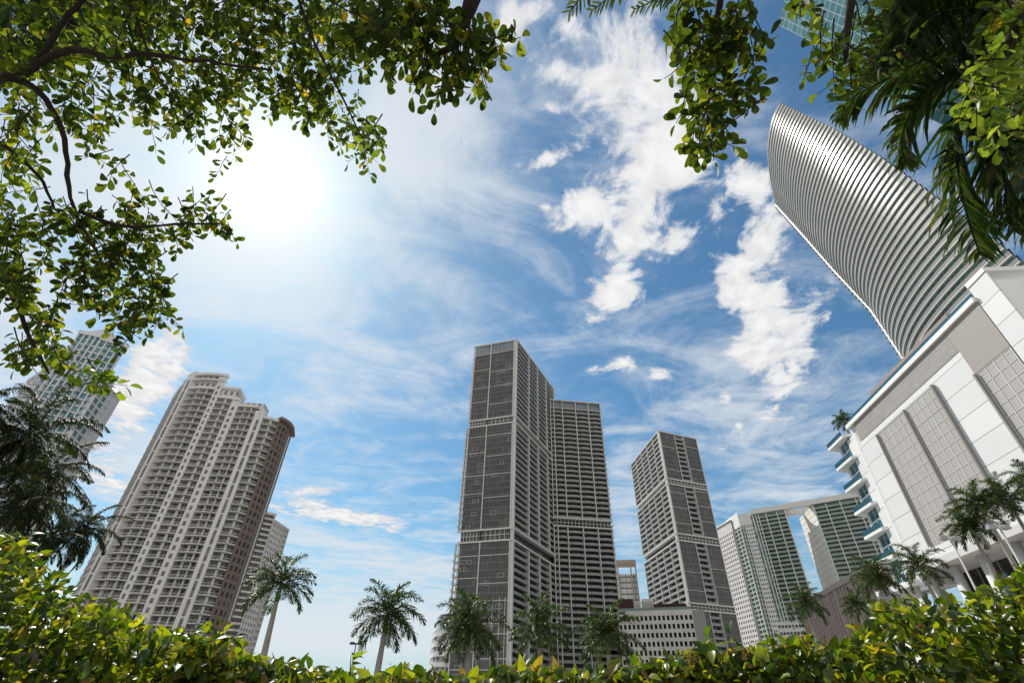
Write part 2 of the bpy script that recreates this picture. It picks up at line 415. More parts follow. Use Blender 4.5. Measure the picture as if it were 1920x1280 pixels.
for z in [HT-0.4, BANDS[0][0], BANDS[0][1], BANDS[1][0], BANDS[1][1]]:
    b = MB(); b.box(FL, -0.9, fw_+0.1, -0.5, 0.62, z-0.35, z+0.35); b.build('string_course', M_ICON, root)
    b = MB(); b.box(FR, 0.3, FR.len, -2.0, 0.7, z-0.4, z+0.4); b.build('string_course', M_ICON, root)
# thin irregular horizontals
rnd = random.Random(4)
b = MB()
for i, (z0, z1) in enumerate(((6, BANDS[0][0]), (BANDS[0][1], BANDS[1][0]), (BANDS[1][1], HT-4))):
    z = z1-(6 if i < 2 else 2)
    j = 0
    while z > z0+5:
        st = rnd.choice([9.15, 12.2, 15.2]) if i else (6.1 if z < 42 else 9.15)
        b.box(FL, 0.3, split-0.25, 0.02, 0.2, z-0.14, z+0.14); b.box(FL, split+0.25, fw_-1.35, 0.02, 0.2, z-0.14-2.4*(j % 2), z+0.14-2.4*(j % 2)); z -= st; j += 1
for a in (0.2, 0.45, 0.68, 0.8, 0.9, 0.32): b.box(FL, fw_*a-0.1, fw_*a+0.1, 0.02, 0.2, 4, 41)
for k in range(70):
    a = rnd.uniform(1, fw_-2.6); z = rnd.uniform(6, HT-12); hgt = rnd.choice([3.05, 6.1]); w_ = rnd.choice([1.9, 2.85])
    if any(lo-7 < z < hi+1 for lo, hi in BANDS) or abs(a-split) < 3: continue
    z = round(z/3.05)*3.05
    b.box(FL, a, a+0.1, 0.02, 0.09, z, z+1.5); b.box(FL, a+w_, a+w_+0.1, 0.02, 0.09, z, z+1.5); b.box(FL, a, a+w_, 0.02, 0.08, z-0.1, z); b.box(FL, a, a+w_, 0.02, 0.08, z+1.5, z+1.6)
b.build('facade_ribs', M_ICON, root)
# roof screen glass
b = MB(); b.box(FL, 0.3, split-0.3, -0.4, -0.1, HT-7.0, HT-0.8); b.box(FL, split+0.3, fw_-1.4, -0.4, -0.1, HT-7.0, HT-0.8)
b.build('roof_screen', glass_mat('roof_glass', 2.4, 6.2, (0.10, 0.13, 0.16), (0.25, 0.30, 0.34), mull=(0.4, 0.38, 0.35), mw=0.2, mh=0.2, rough=0.08), root)
b = MB(); b.box(FL, 0, fw_-0.7, 0.0, 0.35, HT-7.6, HT-7.2); b.build('string_course', M_ICON, root)
# left edge small balconies, stepping out below each band
items = []
for k in range(int(HT/3.05)):
    z = k*3.05+1.0
    if z > HT-9: break
    stepo = 0.6 if z > BANDS[1][0] else (1.3 if z > BANDS[0][0] else 1.9)
    if any(lo-3 < z < hi for lo, hi in BANDS): continue
    items.append((FL.P(-1, -2, z), lambda b, z=z, s_=stepo: (b.box(FL, -s_-0.9, 0, -4.6, -0.5, z, z+0.35), b.box(FL, -s_-0.9, -s_-0.8, -4.6, -0.5, z+0.35, z+1.3))))
for lo, hi, s_ in ((0, BANDS[0][0], 1.9), (BANDS[0][1], BANDS[1][0], 1.3), (BANDS[1][1], HT, 0.6)):
    b = MB(); b.box(FL, -s_-0.35, -s_-0.0, -1.6, -0.3, lo, hi); b.box(FL, -s_-0.35, 0, -1.2, -0.4, hi-0.9, hi-0.3); b.build('edge_frame', M_ICON, root)
side_items = items
# right face
bays = [0.9, FR.len*0.30, FR.len*0.52, FR.len*0.75, FR.len*0.985]
items = []
for z0, z1 in ((0, BANDS[0][0]), (BANDS[0][1], BANDS[1][0]), (BANDS[1][1], HT-0.4)):
    balcony_face(root, FR, bays, z0+0.4, z1-0.4, 3.05, items, depth=2.0, proud=0.1, fin_w=0.6, fin_d=0.5)
for lo, hi in BANDS:
    b = MB(); b.box(FR, 0.4, FR.len, -2.4, -1.8, lo, hi); b.build('band_glass', G_RECESS, root)
b = MB(); b.box(FR, -0.1, 0.9, -1.0, 0.55, 0, HT+0.2); b.build('corner_pier', M_ICON, root)
# wing
FW = Frame(J0, W1)
if FW.n[1] > 0: FW.n = -FW.n
wp = [FW.P(0, -2.2, 0)[:2], FW.P(FW.len-0.4, -2.2, 0)[:2], FW.P(FW.len-0.4, -24, 0)[:2], FW.P(0, -24, 0)[:2]]
b = MB(); b.prism(wp, 0, HW-0.4); b.build('wing_core', M_SLAB, root)
WB = [(zt(1150, 992, np.linalg.norm(W1)), zt(1150, 977, np.linalg.norm(W1)))]
wbays = [0.3, FW.len*0.075, FW.len*0.24, FW.len*0.5, FW.len*0.75, FW.len-0.3]
for z0, z1 in ((0, WB[0][0]), (WB[0][1], HW-5.5)):
    balcony_face(root, FW, wbays, z0+0.3, z1-0.3, 3.05, items, depth=2.0, proud=0.2, curve=0.7, fin_w=0.45, fin_d=0.9)
for z in (WB[0][0], WB[0][1], HW):
    b = MB(); b.box(FW, -0.3, FW.len+0.3, -1.5, 1.15, z-0.35, z+0.3); b.build('string_course', M_ICON, root)
b = MB(); b.box(FW, 0.2, FW.len-0.2, -2.4, -1.4, WB[0][0], WB[0][1]); b.build('band_glass', G_RECESS, root)
b = MB(); grid_lines(b, FW, 0.3, FW.len-0.3, WB[0][0]+0.4, WB[0][1]-0.4, 16, 2, 0.2, 0.5); b.build('band_grille', M_ICON, root)
b = MB(); b.box(FW, 0.3, FW.len-0.3, -1.2, -0.2, HW-5.2, HW-0.5); b.build('roof_screen', MATS['roof_glass'], root)
b = MB()
for a in wbays: b.box(FW, a-0.22, a+0.22, -0.2, 1.0, HW-5.6, HW-0.4)
b.box(FW, 0.3, FW.len-0.3, -0.2, 0.8, HW-5.9, HW-5.5); b.build('roof_frame', M_ICON, root)
b = MB()
FWs = Frame(W1, W1+np.array([-dW[1], dW[0]])*22)
if FWs.n[0] < 0: FWs.n = -FWs.n
for k in range(int(HW/3.05)):
    z = k*3.05+1
    side_items.append((FWs.P(4, 0, z), lambda b, z=z: (b.box(FWs, 0.4, 9, -0.2, 0.8, z, z+0.3), b.box(FWs, 0.4, 9, 0.7, 0.78, z+0.3, z+1.2))))
place_parts(root, 'balcony', items, M_BALC)
place_parts(root, 'side_balcony', side_items, M_ICON)

# ================================================================== second dark tower
D3_ = 302.0
C3 = P2(18.75, D3_); H3 = EYE+0.492*D3_
L3 = P2(14.93, (H3-EYE)/0.421); R3 = P2(22.85, (H3-EYE)/0.463)
root = empty('residential_tower', (C3[0], C3[1], 0), 'slimmer dark glass high-rise standing right of the central pair behind the perforated wall', 'skyscraper')
F3L = Frame(L3, C3); F3R = Frame(C3, R3)
for f_ in (F3L, F3R):
    if f_.n.dot(C3) > 0: f_.n = -f_.n
bk = C3*1.09
b = MB(); b.prism([F3L.P(0, -2.2, 0)[:2], F3L.P(F3L.len-2, -2.2, 0)[:2], F3R.P(F3R.len, -2.4, 0)[:2], (R3[0]+(L3-C3)[0]*0.9, R3[1]+(L3-C3)[1]*0.9)], 0, H3-0.5); b.build('core', M_SLAB, root)
B3 = [(zt(1296, 1142, D3_), zt(1295, 1129, D3_)), (zt(1273.5, 1012, D3_), zt(1272, 999, D3_)), (zt(1254, 906, D3_), zt(1252, 896, D3_))]
cuts = [0]+[q for p in B3 for q in p]+[H3]
items = []
n_ = F3L.len; bays = [n_*t for t in (0.01, 0.2, 0.4, 0.6, 0.8, 0.985)]
nr = F3R.len; rb = [0.6, nr*0.40, nr*0.64, nr*0.985]
for i in range(0, len(cuts), 2):
    z0, z1 = cuts[i]+0.3, cuts[i+1]-0.3
    balcony_face(root, F3L, bays, z0, z1, 3.05, items, depth=2.0, proud=0.2, fin_w=0.5, fin_d=0.4)
    for a0, a1 in ((rb[0], rb[1]-0.2), (rb[2]+0.2, rb[3])):
        b = MB(); b.box(F3R, a0, a1, -2.2, 0, z0, z1); b.build('curtain_wall', G_CURT, root)
    balcony_face(root, F3R, [rb[1], rb[2]], z0, z1, 3.05, items, depth=1.8, proud=0.1, fin_w=0.35, fin_d=0.5)
    z = z0+6
    while z < z1-4:
        b = MB(); b.box(F3R, rb[0], rb[1], 0.02, 0.16, z-0.12, z+0.12); b.build('facade_rib', M_ICON, root)
        b = MB(); b.box(F3R, rb[2], rb[3], 0.02, 0.16, z+3, z+3.24); b.build('facade_rib', M_ICON, root); z += rnd.choice([9.15, 12.2, 15.2])
for lo, hi in B3:
    b = MB(); b.box(F3R, 0.4, nr, -1.4, -0.1, lo, hi); b.build('band_glass', G_CURT, root)
    b = MB(); grid_lines(b, F3R, 0.4, nr-0.2, lo, hi, 12, 2, 0.22, 0.3); b.build('band_grille', M_ICON, root)
    b = MB(); b.box(F3L, 0, n_-0.5, -2.4, -1.6, lo, hi); b.build('band_glass', G_RECESS, root)
for z in [q for p in B3 for q in p]+[H3]:
    b = MB(); b.box(F3L, -0.3, n_+0.3, -1.6, 0.65, z-0.35, z+0.35); b.build('string_course', M_ICON, root)
    b = MB(); b.box(F3R, 0.35, nr+0.2, -1.6, 0.62, z-0.35, z+0.35); b.build('string_course', M_ICON, root)
b = MB(); b.box(F3R, -0.35, 0.45, -1.5, 0.45, 0, H3); b.build('corner_pier', M_ICON, root)
b = MB(); b.box(F3R, nr-0.4, nr, -1.0, 0.5, 0, H3); b.build('corner_pier', M_ICON, root)
F3S = Frame(R3, R3+(R3-C3)[::-1]*np.array([-1, 1])*0.4)
for k in range(int(H3/3.05)):
    z = k*3.05+1
    def fn(b, z=z): b.box(F3R, nr+0.05, nr+1.2, -7, -1.0, z, z+0.3); b.box(F3R, nr+1.12, nr+1.2, -7, -1.0, z+0.3, z+1.2)
    items.append((F3R.P(nr, -3, z), fn))
place_parts(root, 'balcony', items, M_BALC)

# ================================================================== perforated wall podium with roof rooms
DP = 262.0
A = P2(11.6, DP/0.99); B = P2(18.9, DP)
HP = EYE+0.1515*DP
root = empty('parking_podium', ((A[0]+B[0])/2, (A[1]+B[1])/2, 0), 'low pale wall of small square openings with creepers between the dark towers', 'parking building')
FP = Frame(A, B)
if FP.n[1] > 0: FP.n = -FP.n
M_POD = mat('podium_render', (0.60, 0.575, 0.52), 0.75, 0.2, 0.12, 0.12)
b = MB(); cw = FP.len/17.0; ch = 3.4; rows = 11
top = HP
b.box(FP, 0, FP.len, -0.6, 0, top-2.2, top)
z = top-2.2; ow, oh = cw*0.56, ch*0.56
for r in range(rows):
    b.box(FP, 0, FP.len, -0.6, 0, z-ch, z-oh)
    for c in range(18):
        a0 = max(0, c*cw-(cw-ow)/2); a1 = min(FP.len, c*cw+(cw-ow)/2)
        b.box(FP, a0, a1, -0.6, 0, z-oh, z)
    z -= ch
b.build('perforated_wall', M_POD, root)
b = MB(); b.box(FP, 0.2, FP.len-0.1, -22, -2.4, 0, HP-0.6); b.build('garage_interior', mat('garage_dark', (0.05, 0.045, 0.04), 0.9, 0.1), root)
b = MB(); b.box(FP, FP.len+0.05, FP.len+5.2, -8, -0.1, 0, HP-0.3); b.build('end_wall', mat('grey_render', (0.3, 0.29, 0.28), 0.8, 0.2, 0.06, 0.1), root)
b = MB(); b.box(FP, 0, FP.len*0.20, -14, -5, HP+0.1, HP+6); b.build('roof_room', mat('dark_red_wall', (0.06, 0.032, 0.03), 0.7, 0.2, 0.1), root)
b = MB(); b.box(FP, FP.len*0.50, FP.len*0.93, -12, -4, HP+0.1, HP+3.2); b.build('roof_room', MATS['dark_red_wall'], root)
b = MB()
for k in range(16): b.box(FP, FP.len*(0.22+0.018*k), FP.len*(0.22+0.018*k)+0.25, -6, -5.6, HP+0.1, HP+4.5)
b.box(FP, FP.len*0.22, FP.len*0.5, -6, -5.6, HP+4.5, HP+4.8); b.build('trellis', M_ICON, root)
b = MB(); b.box(FP, FP.len*0.33, FP.len*0.5, -9, -6.5, HP+0.1, HP+6.0); b.build('stair_room', M_CREAM, root)
b = MB(); b.box(FP, 0, FP.len, -0.5, -0.3, HP+0.05, HP+1.2); b.build('parapet_rail', mat('green_glass_rail', (0.16, 0.22, 0.18), 0.3, 0.4), root)

# ================================================================== narrow building with an open frame behind
A = P2(12.0, 420); B = P2(14.0, 420); F = Frame(A, B)
if F.n[1] > 0: F.n = -F.n
H = EYE+0.236*420
root = empty('office_building', (A[0], A[1], 0), 'narrow pale building with an open crown frame glimpsed between the two dark towers', 'building')
b = MB(); b.box(F, 0, F.len, -14, -2, 0, H-10); b.build('window_wall', glass_mat('pale_office', 6, 4.0, (0.45, 0.47, 0.48), (0.6, 0.6, 0.6), mull=(0.16, 0.15, 0.14), mw=0.5, mh=1.1), root)
b = MB()
for a in (0.5, F.len*0.72, F.len-0.4): b.box(F, a-0.5, a+0.5, -1.9, -0.6, 0, H-0.2)
b.box(F, -0.3, F.len+0.4, -14, -0.5, H-2.6, H); b.build('crown_frame', mat('tan_frame', (0.36, 0.30, 0.24), 0.7, 0.2, 0.1), root)

# ================================================================== low curved white building left of the tall tower
root = empty('low_building', (P2(-6.9, 240)[0], P2(-6.9, 240)[1], 0), 'low rounded white building at the foot of the tallest tower, left side', 'building')
pts = [P2(a, d) for a, d in ((-7.25, 262), (-7.15, 250), (-6.95, 243), (-6.6, 240), (-6.2, 239), (-5.3, 239), (-4.5, 240), (-4.5, 262))]
H = EYE+0.142*240
b = MB(); b.prism([p*1.01 for p in pts], 0, H-6); b.build('window_wall', glass_mat('low_windows', 3, 3.6, (0.06, 0.07, 0.08), (0.3, 0.3, 0.3), mull=(0.5, 0.48, 0.46), mw=1.4, mh=0.8), root)
items = []
for k in range(8):
    z = 2+k*3.6
    items.append(((pts[3][0], pts[3][1], z), lambda b, z=z: b.prism([p*1.0 for p in pts], z, z+1.5)))
place_parts(root, 'balcony_band', items, M_WHITE)
b = MB(); b.prism([P2(a, d+1.5) for a, d in ((-6.95, 262), (-6.85, 250), (-6.6, 243), (-6.2, 240.5), (-5.3, 240), (-4.5, 240), (-4.5, 262))], H-5.9, H); b.build('roof_lantern', glass_mat('lantern_glass', 2, 3.4, (0.2, 0.26, 0.3), (0.45, 0.5, 0.52), mull=(0.6, 0.6, 0.6), mw=0.2, mh=0.25), root)

# ================================================================== white residential slab towers joined by one roof canopy
M_GREENW = mat('white_frame', (0.70, 0.68, 0.63), 0.65, 0.3, 0.05, 0.2)
G_GREEN = glass_mat('green_recess', 2.0, 3.0, (0.035, 0.06, 0.045), (0.30, 0.36, 0.30), mull=(0.2, 0.24, 0.2), mw=0.15, mh=0.4, rough=0.15)
M_GRAIL = mat('green_rail', (0.26, 0.32, 0.27), 0.3, 0.4, 0.15, 0.4)
HG = EYE+0.304*436
def window_wall(root, f, a0, a1, z0, z1, ncol, nrow, wr, hr, m_wall, m_win, depth=0.35, items=None, dark=None, jitter=0):
    """solid wall with recessed window openings: piers and spandrels built as one wall, every window its own part"""
    b = MB(); cw = (a1-a0)/ncol; ch = (z1-z0)/nrow; ww, wh = cw*wr, ch*hr
    for r in range(nrow):
        zb = z0+r*ch
        b.box(f, a0, a1, -depth, 0, zb, zb+(ch-wh)/2); b.box(f, a0, a1, -depth, 0, zb+(ch+wh)/2, zb+ch)
        for c in range(ncol+1):
            s0 = max(a0, a0+c*cw-(cw-ww)/2); s1 = min(a1, a0+c*cw+(cw-ww)/2)
            b.box(f, s0, s1, -depth, 0, zb+(ch-wh)/2+0.002, zb+(ch+wh)/2-0.002)
        for c in range(ncol):
            s0 = a0+c*cw+(cw-ww)/2; s1 = s0+ww; q0 = zb+(ch-wh)/2; q1 = q0+wh
            items.append((f.P(s0, 0, q0), lambda bb, s0=s0, s1=s1, q0=q0, q1=q1: bb.box(f, s0, s1, -depth-0.15, -depth+0.02, q0, q1)))
    b.build('wall', m_wall, root)
def orient(f, out=None):
    if f.n.dot(f.A+f.u*f.len/2) > 0: f.n = -f.n
    return f
def fins_balc(root, f, bays, z0, z1, items, **k):
    balcony_face(root, f, bays, z0, z1, 3.0, items, **k)
# narrow building behind the first tower
A = P2(22.9, 470); B = P2(24.3, 452); F = orient(Frame(A, B)); H = EYE+0.282*470
root = empty('apartment_block', (A[0], A[1], 0), 'pale block with dark square windows squeezed between slim dark tower and white twin towers', 'building')
it = []
b = MB(); b.box(F, -4, F.len+1, -14, -0.6, 0, H-0.5); b.build('core', M_CREAM, root)
window_wall(root, F, -6, F.len+1, 0, H-8, 9, 38, 0.5, 0.5, M_CREAM, None, items=it)
b = MB(); b.box(F, -6, F.len+1, -6, -0.7, H-7.9, H); b.build('penthouse', glass_mat('penthouse_glass', 3, 4, (0.05, 0.05, 0.05), (0.2, 0.2, 0.2), mull=(0.3, 0.3, 0.3), mw=.3, mh=.3), root)
b = MB(); b.box(F, -6.2, F.len+1.2, -6, 0.3, H, H+0.8); b.build('roof_slab', M_WHITE, root)
place_parts(root, 'window', it, mat('dark_window', (0.04, 0.042, 0.045), 0.15, 0.5))

p0 = P2(23.95, (HG-EYE)/0.287); p1 = P2(25.25, (HG-EYE)/0.300); p2 = P2(26.45, 438); p2b = P2(26.95, 436); p3 = P2(29.80, 432)
root = empty('white_tower', (p1[0], p1[1], 0), 'white tower with green balconies, left one of the pair joined by a roof canopy', 'skyscraper')
Fa, Fb, Fc, Fd = [orient(Frame(x, y)) for x, y in ((p0, p1), (p1, p2), (p2, p2b), (p2b, p3))]
c_ = (p0+p3)/2; far = c_/np.linalg.norm(c_)*26
b = MB(); b.prism([tuple(p*1.006) for p in (p0, p1, p2, p2b)]+[tuple(p3*1.006), tuple(p3+far), tuple(p0+far)], 0, HG-0.3); b.build('core', M_GREENW, root)
it = []; wi = []
ha = HG-8
fins_balc(root, Fa, [0.2, Fa.len*0.25, Fa.len*0.5, Fa.len*0.75, Fa.len-0.2], 0, ha, it, depth=1.2, proud=0.6, fin_w=0.5, fin_mat=M_GREENW, recess=G_GREEN)
fins_balc(root, Fb, [0.2, Fb.len*0.22, Fb.len*0.4], 0, ha, it, depth=1.2, proud=0.5, fin_w=0.45, fin_mat=M_GREENW, recess=G_GREEN)
window_wall(root, Fb, Fb.len*0.42, Fb.len, 0, ha, 4, int(ha/3.0), 0.55, 0.42, M_GREENW, None, items=wi)
b = MB(); b.box(Fc, 0.1, Fc.len-0.1, -0.8, -0.1, 0, HG-2); b.build('glass_strip', G_GREEN, root)
b = MB(); b.box(Fc, Fc.len*0.45, Fc.len*0.6, 0, 0.5, 0, HG-2); b.build('fin', M_GREENW, root)
for f in (Fa, Fb):
    b = MB(); b.box(f, 0, f.len, -0.7, 0.1, ha+0.2, HG+(3 if f is Fa else 1)); b.build('parapet', M_GREENW, root)
n_ = Fd.len
fins_balc(root, Fd, [0.2, n_*0.10, n_*0.36, n_*0.72, n_-0.2], 0, HG-2.5, it, depth=1.6, proud=0.5, fin_w=0.55, fin_mat=M_GREENW, recess=G_GREEN, slab=0.45)
place_parts(root, 'balcony', it, M_GRAIL); place_parts(root, 'window', wi, MATS['dark_window'])
# second one
q0 = P2(30.85, (HG-EYE)/0.288); q1 = P2(32.4, 431); q2 = P2(37.6, 428)
# canopy spanning both
cf = Frame(p2b, q1); orient(cf)
b = MB()
zc0, zc1 = HG-1.6, HG+2.2
def canopy(b):
    L_ = cf.len; a0 = -3.0; n = 26
    hole = lambda a: 0
    # front beam, back beam and the ends round an oval opening
    t0, t1 = n_+1.0, L_-3.0
    b.box(cf, a0, t0, -20, 0.8, zc0, zc1); b.box(cf, t1, L_+Frame(q1, q2).len, -20, 0.8, zc0, zc1)
    mid, hw = (t0+t1)/2, (t1-t0)/2
    for k in range(n):
        a = t0+(t1-t0)*k/n; c = t0+(t1-t0)*(k+1)/n; e = math.sqrt(max(0, 1-((a+c)/2-mid)**2/hw**2))
        b.box(cf, a, c, -10+8.2*e, 0.8, zc0, zc1); b.box(cf, a, c, -20, -10-8.2*e, zc0, zc1)
canopy(b); b.build('roof_canopy', M_GREENW, root)
root = empty('white_tower', (q1[0], q1[1], 0), 'white tower with a dotted gable wall, right one of the pair sharing a roof canopy', 'skyscraper')
Ge, Gd = orient(Frame(q0, q1)), orient(Frame(q1, q2))
b = MB(); farq = q1/np.linalg.norm(q1)*30
b.prism([tuple(q0*1.006), tuple(q1*1.006), tuple(q2*1.006), tuple(q2+farq), tuple(q0+farq*0.3)], 0, HG-2); b.build('core', M_GREENW, root)
it = []; wi = []
window_wall(root, Ge, 0, Ge.len, 0, HG-2.2, 9, 32, 0.26, 0.30, M_GREENW, None, items=wi)
n_ = Gd.len
fins_balc(root, Gd, [0.2, n_*0.22, n_*0.46, n_*0.72, n_-0.2], 0, HG-2.5, it, depth=1.6, proud=0.5, fin_w=0.55, fin_mat=M_GREENW, recess=G_GREEN, slab=0.45)
place_parts(root, 'balcony', it, M_GRAIL); place_parts(root, 'window', wi, MATS['dark_window'])

# ================================================================== striped brown building and small dotted block
DS = 190.0
C = P2(30.46, DS); HS = EYE+0.164*DS
Lp = P2(28.5, (HS-EYE)/0.152); Rp = P2(36.2, (HS-EYE)/0.2065)
F1, F2 = orient(Frame(Lp, C)), orient(Frame(C, Rp))
root = empty('striped_building', (C[0], C[1], 0), 'mid-rise with close brown and pale vertical stripes below the white twin towers', 'building')
b = MB(); b.prism([tuple(Lp*1.012), tuple(C*1.012), tuple(Rp*1.012), tuple(Rp*1.2), tuple(Lp*1.15)], 0, HS-0.4); b.build('window_wall', mat('brown_glass', (0.05, 0.032, 0.028), 0.2, 0.4, 0.2, 0.4), root)
M_ST = mat('stripe_concrete', (0.44, 0.36, 0.31), 0.8, 0.2, 0.08, 0.3)
b = MB(); n = 9
for k in range(n): b.box(F1, F1.len*k/n, F1.len*(k+0.5)/n, -1.5, 0.4, 0, HS-1)
b.build('facade_fins', M_ST, root)
b = MB(); n = 20; rnd = random.Random(8)
for k in range(n):
    w_ = rnd.choice([0.35, 0.55, 0.75]); b.box(F2, F2.len*k/n, F2.len*(k+w_)/n, -1.5, 0.4, 0, HS-1)
b.build('facade_fins', M_ST, root)
b = MB(); b.box(F1, 0, F1.len+0.3, -2, 0.6, HS-1, HS+0.3); b.box(F2, -0.3, F2.len, -2, 0.58, HS-1, HS+0.3); b.build('parapet', M_ST, root)
A = P2(26.2, 205); B = P2(28.6, 205); F = orient(Frame(A, B)); H = EYE+0.128*205
root = empty('dotted_block', (A[0], A[1], 0), 'small white block with rows of round dark openings below the white twin towers', 'building')
b = MB(); b.box(F, 0, F.len, -8, 0, 0, H); b.build('wall', M_WHITE, root)
it = []
for r in range(5):
    for c in range(8):
        a = F.len*(c+0.6)/8.4; z = H-1.3-r*2.0
        def fn(b, a=a, z=z):
            m = 10; ring = [F.P(a+0.42*math.cos(2*math.pi*i/m), 0.02, z+0.5*math.sin(2*math.pi*i/m)) for i in range(m)]
            ring2 = [F.P(a+0.42*math.cos(2*math.pi*i/m), 0.06, z+0.5*math.sin(2*math.pi*i/m)) for i in range(m)]
            b.quad(ring2); 
            for i in range(m): b.quad([ring[i], ring[(i+1) % m], ring2[(i+1) % m], ring2[i]])
        it.append((F.P(a, 0, z), fn))
place_parts(root, 'opening', it, MATS['dark_window'])

# ================================================================== rounded apartment tower on the left
HC = EYE+125
def PC(az, D): return tuple(P2(az, D))
cen = np.array(P2(-34.4, 262))
prof = [(-38.30, 283), (-38.27, 270), (-38.12, 259), (-37.82, 251), (-37.3, 246), (-36.5, 242.5), (-35.6, 240), (-34.76, 238.5), (-33.7, 236.5), (-32.67, 234.5), (-31.3, 231.5), (-29.99, 229), (-28.8, 228), (-27.9, 228.5), (-27.2, 230), (-26.6, 233), (-26.15, 238), (-26.0, 245)]
root = empty('residential_tower', (P2(-32.7, 234)[0], P2(-32.7, 234)[1], 0), 'broad rounded cream apartment tower full of curved balconies, left of the sky gap', 'skyscraper')
M_CARB = mat('pinkish_cream', (0.71, 0.68, 0.65), 0.7, 0.25, 0.06, 0.2)
M_CSLAB = mat('cream_slab', (0.57, 0.545, 0.51), 0.65, 0.25, 0.06, 0.2)
G_CARB = glass_mat('carb_recess', 2.3, 3.0, (0.018, 0.015, 0.014), (0.34, 0.31, 0.28), mull=(0.26, 0.24, 0.22), mw=0.7, mh=0.55, ramp=((0, 0), (0.6, 0.08), (0.8, 0.25), (1, 0.7)))
G_BROWN = glass_mat('brown_wall', 2.6, 3.0, (0.035, 0.03, 0.028), (0.10, 0.08, 0.07), mull=(0.20, 0.155, 0.125), mw=1.25, mh=1.2, rough=0.55, spec=0.15)
def pa(az):
    for (a, d), (a2, d2) in zip(prof, prof[1:]):
        if a <= az <= a2: t = (az-a)/(a2-a); return P2(az, d*(1-t)+d2*t)
    return P2(az, prof[-1][1])
HT2, HT3, HT4 = EYE+119, EYE+111.5, EYE+106.5
secs = [  # az range, kind, height
 (-38.30, -37.85, 'balc', HC), (-37.85, -37.35, 'pier', HC+0.6), (-37.35, -35.15, 'balc', HC-8), (-35.15, -34.55, 'slim', HC-2.5), (-34.55, -33.1, 'balc', HT2-6),
 (-33.1, -32.3, 'slim', HT3+1), (-32.3, -30.35, 'balc', HT3-2), (-30.35, -29.45, 'pier', HT4), (-29.45, -27.85, 'balc', HT4-2), (-27.85, -26.0, 'brown', HT4-0.5)]
items = []; stair = []
fh = 3.02
for a0, a1, kind, top in secs:
    nseg = max(1, int((a1-a0)/0.38))
    for q in range(nseg):
        A = pa(a0+(a1-a0)*q/nseg); B = pa(a0+(a1-a0)*(q+1)/nseg); f = orient(Frame(A, B))
        if kind == 'balc':
            b = MB(); b.box(f, -0.05, f.len+0.05, -1.7, -1.4, 4, top); b.build('window_wall', G_CARB, root)
        elif kind == 'brown':
            b = MB(); b.box(f, -0.02, f.len+0.02, -0.8, 0.0, 4, top); b.build('corner_wall', G_BROWN, root)
        elif kind == 'pier':
            b = MB(); b.box(f, -0.01, f.len+0.01, -1.5, 0.9, 4, top); b.build('pier', M_CARB, root)
        else:
            b = MB(); b.box(f, -0.01, f.len+0.01, -1.5, 0.3, 4, top); b.build('pier', M_CARB, root)
    F = orient(Frame(pa(a0), pa(a1)))
    if kind == 'balc':
        n = int((top-8)/fh)
        for k in range(n):
            z = top-fh*(k+1)
            def fn(b, z=z, a0=a0, a1=a1, k=k, top=top):
                m = max(3, int((a1-a0)/0.33)); wide = (a1-a0) > 1.0
                for q in range(m):
                    A = pa(a0+(a1-a0)*q/m); B = pa(a0+(a1-a0)*(q+1)/m); f = orient(Frame(A, B))
                    e = 0.35+(0.9*math.sin(math.pi*(q+0.5)/m) if wide else 0.35)
                    b.box(f, 0, f.len, -1.4, e, z, z+0.42)
                    b.box(f, 0, f.len, e-0.07, e, z+1.15, z+1.28)
                    for s_ in (0.0, 0.5):
                        b.box(f, f.len*s_, f.len*s_+0.08, e-0.06, e-0.01, z+0.42, z+1.15)
            items.append((tuple(F.P(F.len/2, 0, z)), fn))
        # party walls between balconies
        b = MB()
        for t in ((0.33, 0.66) if a1-a0 > 1.7 else (0.5,)):
            c = pa(a0+(a1-a0)*t); f = orient(Frame(pa(a0+(a1-a0)*t-0.05), pa(a0+(a1-a0)*t+0.05))); b.box(f, 0, 0.9 if t == 0.5 else 0.5, -1.4, -0.25, 8, top)
        b.build('party_wall', M_CARB, root)
    elif kind in ('pier', 'slim'):
        # column of windows on the pier
        t0, t1 = (0.36, 0.66) if kind == 'pier' else (0.3, 0.62)
        A = pa(a0+(a1-a0)*t0); B = pa(a0+(a1-a0)*t1); f = orient(Frame(A, B)); e = 0.95 if kind == 'pier' else 0.35
        step = 6.04 if kind == 'pier' else 3.02; hh = 5.3 if kind == 'pier' else 1.7
        z = top-3.5-hh
        while z > 8:
            stair.append((tuple(f.P(0, 0, z)), lambda b, f=f, e=e, z=z, hh=hh: b.box(f, 0, f.len, e-0.3, e+0.03, z, z+hh))); z -= step
        glass_mat('stair_glass', 1.2, 1.51, (0.10, 0.085, 0.08), (0.24, 0.21, 0.2), mull=(0.30, 0.27, 0.26), mw=0.12, mh=0.12)
    # parapet over each section, following the curve
    m = max(1, int((a1-a0)/0.35)); b = MB()
    extra = {'balc': 0.7}.get(kind, 1.0)
    for q in range(m):
        A = pa(a0+(a1-a0)*q/m); B = pa(a0+(a1-a0)*(q+1)/m); f = orient(Frame(A, B)); b.box(f, -0.02, f.len+0.02, -1.8, extra+(0.6 if kind == 'brown' else 0), top-0.1, top+1.0)
    b.build('parapet', mat('red_brown_trim', (0.26, 0.17, 0.14), 0.6, 0.3) if kind == 'brown' else M_CARB, root)
place_parts(root, 'balcony', items, M_CSLAB); place_parts(root, 'stair_window', stair, MATS['stair_glass'])
def solid(name, azs, shrink, z1, m):
    pts = [tuple(pa(a)*shrink) for a in azs]; pts += [tuple(P2(azs[-1]-0.3, 272)), tuple(P2(azs[0]+0.3, 292))]
    b = MB(); b.prism(pts, 0, z1); b.build(name, m, root)
